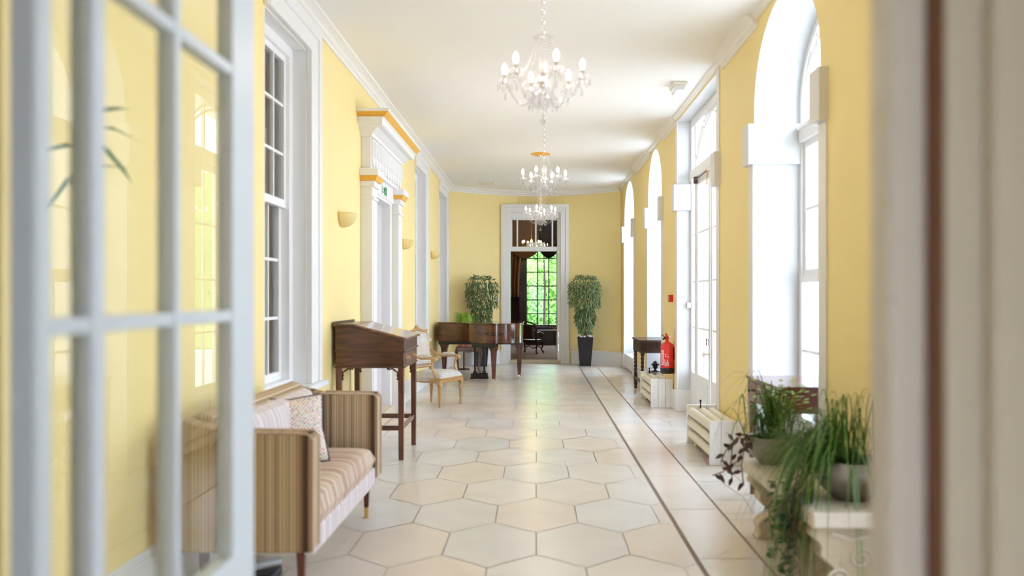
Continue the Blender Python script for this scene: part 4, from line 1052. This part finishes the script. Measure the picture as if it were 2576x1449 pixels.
mb = MB(); mb.lathe([(.001, 0), (.045, 0), (.045, .008), (.016, .02), (.014, .03), (.035, .06), (.042, .095), (.036, .125), (.02, .145), (.001, .15)], (0, 0, 0), 18); obj('body', mb, M_iron, on)
mb = MB(); mb.sphere((.045, 0, .10), .014, 8).sphere((-.045, 0, .10), .014, 8).tube([(-.02, -.038, .11), (0, -.043, .117), (.02, -.038, .11)], .004, 6); obj('ears', mb, M_iron, on)
mb = MB(); mb.box(-.11, .07, -.05, .04, -.0, .004); obj('plate', mb, M_iron, on)

# ================================================================== EXTINGUISHER, call point and small fittings
ex = thing('fire_extinguisher', 'red fire extinguisher with black base band on the wall by the garden doors', 'fire extinguisher', (1.70, 10.35, .45))
mb = MB(); mb.lathe([(.001, 0), (.082, 0), (.085, .008), (.085, .345), (.078, .375), (.055, .395), (.03, .405), (.022, .41), (.022, .44)], (0, 0, 0), 28); obj('cylinder', mb, M_red, ex)
mb = MB(); mb.lathe([(.086, -.002), (.0875, .0), (.0875, .07), (.086, .072)], (0, 0, 0), 28); obj('base_band', mb, M_black, ex)
mb = MB(); mb.lathe([(.018, .44), (.024, .45), (.02, .48)], (0, 0, 0), 12).obox((-.01, -.02, .495), (.025, .09, .012), Matrix.Rotation(.35, 3, 'X')).obox((-.01, -.01, .475), (.02, .08, .01)); obj('valve', mb, M_redp, ex)
mb = MB(); mb.tube([(-.02, 0, .46), (-.07, -.02, .50)], .005).tube([(-.02, 0, .46), (-.055, -.02, .44)], .012, 8); obj('gauge', mb, M_black, ex)
def curved(a0, a1, z0, z1, m_, nm):
    mb = MB(); mb.grid(lambda u, v: (.0858*math.cos(a0+(a1-a0)*u), .0858*math.sin(a0+(a1-a0)*u), z0+(z1-z0)*v), 8, 4); return obj(nm, mb, m_, ex)
lw_ = mat('label_white', (.85, .8, .8), .4)
curved(math.radians(-157), math.radians(-128), .11, .30, lw_, 'label'); curved(math.radians(-154), math.radians(-131), .12, .285, M_red, 'label_field')
mb = MB(); r_ = random.Random(4)
for i in range(15):
    for j in range(3):
        if r_.random() < .85:
            a = math.radians(-151+7*j+r_.uniform(0, 1)); z = .128+.0105*i; mb.grid(lambda u, v: (.0862*math.cos(a+.08*u), .0862*math.sin(a+.08*u), z+.006*v), 2, 1)
for i in range(7):
    for j in range(5):
        a = math.radians(-122+8*j); z = .10+.012*i
        if i < 5 or j in (0, 3): mb.grid(lambda u, v: (.0862*math.cos(a+.11*u), .0862*math.sin(a+.11*u), z+(.006 if i < 5 else .010)*v), 2, 1)
for a_, z in ((-118, .215), (-118, .24), (-95, .21)):
    a = math.radians(a_); mb.grid(lambda u, v: (.0862*math.cos(a+.2*u), .0862*math.sin(a+.2*u), z+.012*v), 2, 1)
obj('printing', mb, lw_, ex)
mb = MB(); mb.box(.06, .09, -.03, .03, .27, .30).box(.085, .09, -.03, .03, .18, .33); obj('bracket', mb, M_black, ex)
cp = thing('fire_call_point', 'small red fire alarm call point on the yellow pier', 'alarm', (XR, 10.45, 1.42))
mb = MB(); mb.box(-.055, 0, -.045, .045, -.045, .045); obj('housing', mb, M_redp, cp, .006)
mb = MB(); mb.box(-.058, -.054, -.03, .03, -.03, .03); obj('break_glass', mb, mat('pale_glass', (.75, .5, .45), .2), cp)
mb = MB(); mb.tube([(XR, 10.26, .99), (XR-.04, 10.26, .98), (XR-.045, 10.26, .93), (XR-.06, 10.26, .92), (XR-.07, 10.26, .935)], .005, 6); mb.box(XR-.004, XR, 10.25, 10.27, .93, 1.03); tag(obj('wall_hook', mb, M_chrome), 'small metal hook on the wall beside the fire extinguisher', 'hook')
mb = MB(); mb.box(1.90, 1.95, 10.02, 10.06, 1.30, 1.37); tag(obj('door_contact', mb, M_ivory, None, .004), 'small white sensor box beside the garden door frame', 'sensor')
ys_ = bow(-.88)-.002
sw = thing('light_switch', 'white light switch on the end wall left of the doorway', 'switch', (-.85, ys_, 1.38), -.18)
mb = MB(); mb.box(-.045, .045, -.012, 0.01, -.045, .045); obj('plate', mb, M_gloss, sw, .003)
mb = MB(); mb.box(-.01, .01, -.018, -.01, -.015, .015); obj('rocker', mb, M_ivory, sw)
sk = thing('wall_socket', 'white socket low on the end wall right of the doorway', 'socket', (.79, bow(.79), .345), .17)
mb = MB(); mb.box(-.045, .045, -.015, .01, -.045, .045); obj('plate', mb, M_ivory, sk, .003)
mb = MB(); mb.box(-.012, .012, -.02, -.014, 0, .02); obj('switch', mb, M_gloss, sk)
mb = MB(); mb.tube([(XR-.05, YRC-.02, .3), (XR-.05, YRC-.02, 3.62), (XR-.09, YRC-.06, 3.68)], .018, 8); tag(obj('heating_pipe', mb, M_yellow), 'yellow painted pipe running up the corner of the end wall', 'pipe')

# ================================================================== TABLES on the right
tw = thing('carved_table', 'dark carved oak side table with barley-twist legs in the window', 'table', (1.78, 12.17, 0))
TX, TY = .24, .44
mb = MB(); mb.box(-TX-.02, TX+.02, -TY-.02, TY+.02, .775, .80); 
for i in range(22): mb.sphere((-TX+i*.0225, -TY-.02, .778), .010, 6)
obj('top', mb, M_oak, tw, .003)
mb = MB(); mb.box(-TX, TX, -TY, TY, .62, .776); mb.box(-TX-.008, TX+.008, -TY-.008, TY+.008, .61, .63); obj('apron', mb, M_oak, tw, .003)
mb = MB()
for i in range(5):
    xc = -TX+.05+i*.095; mb.box(xc-.042, xc+.042, -TY-.006, -TY, .635, .765)
    for k in range(4):
        a = k*PI/2; L_ = .05 if k % 2 else .026; mb.leaf((xc, -TY-.008, .70), (math.cos(a), -.2, math.sin(a)), (0, -1, 0), L_, .022, 0)
    mb.sphere((xc, -TY-.010, .70), .008, 8)
for i in range(7):
    yc_ = -TY+.07+i*.125; mb.box(-TX-.006, -TX, yc_-.05, yc_+.05, .635, .765)
obj('carving', mb, M_darkwood, tw)
for sx in (-1, 1):
    for sy in (-1, 1):
        cx, cy = sx*(TX-.03), sy*(TY-.03)
        mb = MB()
        for ph in (0, PI):
            pts = []; rs = []
            for i in range(60):
                u = i/59; z = .235+.375*u; a = ph+u*2*PI*3.2; pts.append((cx+.013*math.cos(a), cy+.013*math.sin(a), z)); rs.append(.0155)
            mb.tube(pts, rs, 7)
        mb.lathe([(.02, 0), (.028, .02), (.018, .04), (.026, .06), (.03, .09), (.022, .11)], (cx, cy, 0), 12); mb.obox((cx, cy, .17), (.052, .052, .13)).obox((cx, cy, .60), (.052, .052, .03)); obj('leg', mb, M_oak, tw)
mb = MB(); mb.box(-TX+.03, TX-.03, -TY+.015, -TY+.045, .15, .19).box(-TX+.015, -TX+.045, -TY+.03, TY-.03, .15, .19).box(TX-.045, TX-.015, -TY+.03, TY-.03, .15, .19); obj('stretcher', mb, M_oak, tw, .003)

st = thing('side_table', 'reddish brown side table with drawers behind the stone bench planters', 'table', (1.83, 5.50, 0))
UX, UY = .27, .37
mb = MB(); mb.box(-UX-.01, UX+.01, -UY-.01, UY+.01, .845, .865); obj('top', mb, M_rose, st, .003)
mb = MB(); mb.box(-UX, UX, -UY, UY, .69, .846); obj('apron', mb, M_rose, st, .002)
for k in range(3):
    y0 = -UY+.03+k*.235; mb = MB(); mb.box(-UX-.006, -UX+.01, y0+.006, y0+.225, .705, .832); d = obj('drawer', mb, M_rose, st, .002)
    mb = MB(); mb.tube([(-UX-.005, y0+.115, .77), (-UX-.022, y0+.115, .77)], .006); mb.sphere((-UX-.026, y0+.115, .77), .012, 10); obj('knob', mb, M_iron, d)
for sx in (-1, 1):
    for sy in (-1, 1):
        mb = MB(); mb.frus((sx*(UX-.025), sy*(UY-.025), 0), (.03, .03), (sx*(UX-.025), sy*(UY-.025), .70), (.05, .05)); obj('leg', mb, M_rose, st, .002)

# ================================================================== STONE BENCH and bowls
bn = thing('stone_bench', 'carved pale stone bench with scrolled supports, carrying the two pewter bowls', 'bench', (1.50, 4.31, 0))
mb = MB(); mb.box(-.225, .255, -.64, .64, .375, .45); obj('slab', mb, M_stone_w, bn, .012, 3)
def scroll(y0):
    mb = MB(); pr = [(-.17, .375)]
    for i in range(25):
        u = i/24; z = .375*(1-u); x_ = -.17-.035*math.sin(u*2*PI*1.25+.4)-.02*math.sin(u*19)+.02*u; pr.append((x_, z))
    pr += [(.22, 0), (.22, .375)]
    mb.prism(pr, 'y', y0-.06, y0+.06)
    return mb
for k, y0 in enumerate((-.52, .50)):
    mb = scroll(y0); sp_ = obj('support', mb, M_stone, bn, .01)
    if k == 0:
        mb = MB()
        for cx, cz, sg in ((.02, .22, 1), (.14, .13, -1), (-.08, .12, -1)):
            pts = [(cx+sg*(.055*(1-i/40))*math.cos(i*.32), y0-.062, cz+(.055*(1-i/40))*math.sin(i*.32)) for i in range(38)]; mb.tube(pts, .008, 6)
        mb.tube([(-.12, y0-.062, .34), (-.02, y0-.064, .31), (.06, y0-.062, .33), (.18, y0-.062, .30)], .01, 6)
        obj('scroll_carving', mb, M_stone_w, sp_)
def bowlobj(name, label, loc, r, h, ang=0):
    t = thing(name, label, 'bowl', loc, ang)
    mb = MB(); mb.lathe([(.001, 0), (r*.45, 0), (r*.5, .01), (r*.85, h*.35), (r*1.0, h*.72), (r*.98, h*.95), (r*1.02, h), (r*.96, h*.98), (r*.93, h*.8), (r*.8, h*.75), (.001, h*.75)], (0, 0, 0), 36, None, True, 1, .8); obj('shell', mb, M_pew, t)
    mb = MB(); mb.lathe([(.001, h*.82), (r*.8, h*.80), (r*.92, h*.78)], (0, 0, 0), 24, None, True, 1, .8); obj('soil', mb, M_soil, t)
    return t
b1 = bowlobj('planter_bowl', 'larger pewter bowl planter at the near end of the stone bench', (1.555, 3.93, .45), .185, .20)
b2 = bowlobj('planter_bowl', 'pewter bowl planter at the far end of the stone bench', (1.405, 4.76, .45), .145, .165)

g1 = thing('ornamental_grass', 'large mop of long arching green leaves spilling from the nearer bowl', 'plant', (1.545, 3.93, .60))
r_ = random.Random(12); mb = MB(); mbb = MB()
for k in range(190):   # arching mass towards the hall side
    a = r_.gauss(PI, .6) if r_.random() < .8 else r_.uniform(PI*.4, PI*1.6)
    L_ = r_.uniform(.14, .50); H_ = r_.uniform(.10, .32); dr_ = r_.uniform(.2, .9)*L_*1.5
    (mb if k % 4 else mbb).blade((r_.gauss(-.03, .04), r_.gauss(.0, .03), 0), a, L_, H_, r_.uniform(.004, .008), dr_)
for k in range(150):   # low sweep reaching the other bowl
    a = r_.gauss(PI-.25, .35); (mb if k % 5 else mbb).blade((r_.gauss(-.06, .04), r_.gauss(.02, .04), -.01), a, r_.uniform(.24, .50), r_.uniform(.08, .22), r_.uniform(.004, .008), r_.uniform(.16, .42))
for k in range(60):   # upright tuft
    a = r_.uniform(0, 2*PI); mb.blade((r_.gauss(.0, .05), r_.gauss(0, .03), 0), a, r_.uniform(.03, .15), r_.uniform(.20, .40), .007, .08)
for k in range(75):   # long leaves hanging beside the bowl
    a = r_.gauss(PI+.15, .30); (mb if k % 3 else mbb).blade((r_.gauss(-.11, .03), r_.gauss(-.04, .03), .0), a, r_.uniform(.16, .36), r_.uniform(.06, .16), r_.uniform(.007, .011), r_.uniform(.6, 1.05))
for k in range(7):    # a few across the front
    a = r_.gauss(-PI/2-.2, .5); mbb.blade((r_.gauss(.03, .08), -.08, .0), a, r_.uniform(.12, .22), r_.uniform(.05, .12), .008, r_.uniform(.5, .8))
obj('leaves', mb, M_grass, g1); obj('pale_leaves', mbb, M_grass2, g1)['label'] = 'paler grey-green leaves'
g2 = thing('potted_fern', 'upright grassy plant with small bright round leaves in the farther bowl', 'plant', (1.405, 4.76, .58))
mb = MB(); mbb = MB(); mbc = MB()
for k in range(150):
    a = r_.uniform(0, 2*PI); mb.blade((r_.gauss(0, .05), r_.gauss(0, .035), 0), a, r_.uniform(.03, .30), r_.uniform(.14, .36), .008, r_.uniform(.0, .34))
for k in range(6): mb.blade((0, 0, 0), r_.gauss(PI, .5), r_.uniform(.25, .38), r_.uniform(.36, .48), .006, .15)
for k in range(75):
    a = r_.uniform(0, 2*PI); rr = r_.uniform(0, .17); z = r_.uniform(.16, .37)
    mbb.leaf((.06+rr*math.cos(a), rr*math.sin(a)*.7, z), (math.cos(a), math.sin(a), .3), (0, 0, 1), .045, .034, .1)
for k in range(10):
    a = r_.uniform(0, 2*PI); mbb.tube([(.03, 0, 0), (.05+.05*math.cos(a), .05*math.sin(a), .15), (.06+.1*math.cos(a), .1*math.sin(a), .27)], .003, 5)
for k in range(40):   # dense dark core
    a = r_.uniform(0, 2*PI); mbc.leaf((r_.gauss(.02, .06), r_.gauss(0, .05), r_.uniform(.02, .16)), (math.cos(a), math.sin(a), .5), (0, 0, 1), .08, .03, .2)
obj('grass_blades', mb, M_grass, g2); obj('round_leaves', mbb, M_bright, g2)['label'] = 'bright green small round leaves'; obj('dark_leaves', mbc, M_fic, g2)
g3 = thing('trailing_vine', 'trailing vine with dark purple leaves hanging over the far end of the stone bench', 'plant', (1.28, 4.70, .60))
mb = MB(); mbl = MB()
for path in ([(0, 0, 0), (-.07, -.02, .04), (-.13, -.03, -.02), (-.14, -.03, -.14), (-.13, -.03, -.23)], [(0, 0, 0), (-.06, -.05, .0), (-.10, -.07, -.1), (-.20, -.08, -.17), (-.26, -.08, -.19)], [(0, -.05, 0), (-.07, -.10, .01), (-.10, -.12, -.12), (-.09, -.13, -.24)],
             [(0, -.05, 0), (-.10, -.02, .02), (-.16, 0, -.06), (-.19, 0, -.13)]):
    mb.tube(path, .0035, 5)
    for i in range(1, len(path)):
        for u in (.3, .8):
            p = Vector(path[i-1]).lerp(Vector(path[i]), u); mbl.leaf(p, (r_.gauss(-.3, .8), r_.gauss(-.3, .5), r_.gauss(-.3, .6)), (0, -1, .3), .062, .024, .1)
obj('stem', mb, M_bark, g3); obj('leaves', mbl, M_purple, g3)
g4 = thing('trailing_ivy', 'dark leafy trails falling down the front of the stone bench', 'plant', (1.27, 3.95, .50))
mb = MB(); mbl = MB()
for k in range(9):
    x_ = r_.uniform(-.03, .06); y_ = r_.uniform(-.24, .16); z = .06; pts = [(x_+.18, y_*.6, .10), (x_+.05, y_*.8, .09), (x_-.04, y_, .02)]
    Lh = r_.uniform(.15, .46)
    for i in range(6): pts.append((x_-.05+r_.gauss(0, .012), y_+r_.gauss(0, .012), .0-Lh*(i+1)/6))
    mb.tube(pts, .0028, 5)
    for i in range(2, len(pts)-1):
        for u in (.1, .4, .7):
            p = Vector(pts[i]).lerp(Vector(pts[i+1]), u); mbl.leaf(p, (r_.gauss(-.5, .6), r_.gauss(0, .7), r_.gauss(-.3, .4)), (-1, 0, .4), .05, .028, .1)
obj('stem', mb, M_bark, g4); obj('leaves', mbl, mat('ivy_leaf', (.018, .05, .02), .4, var=.5, vscale=15), g4)
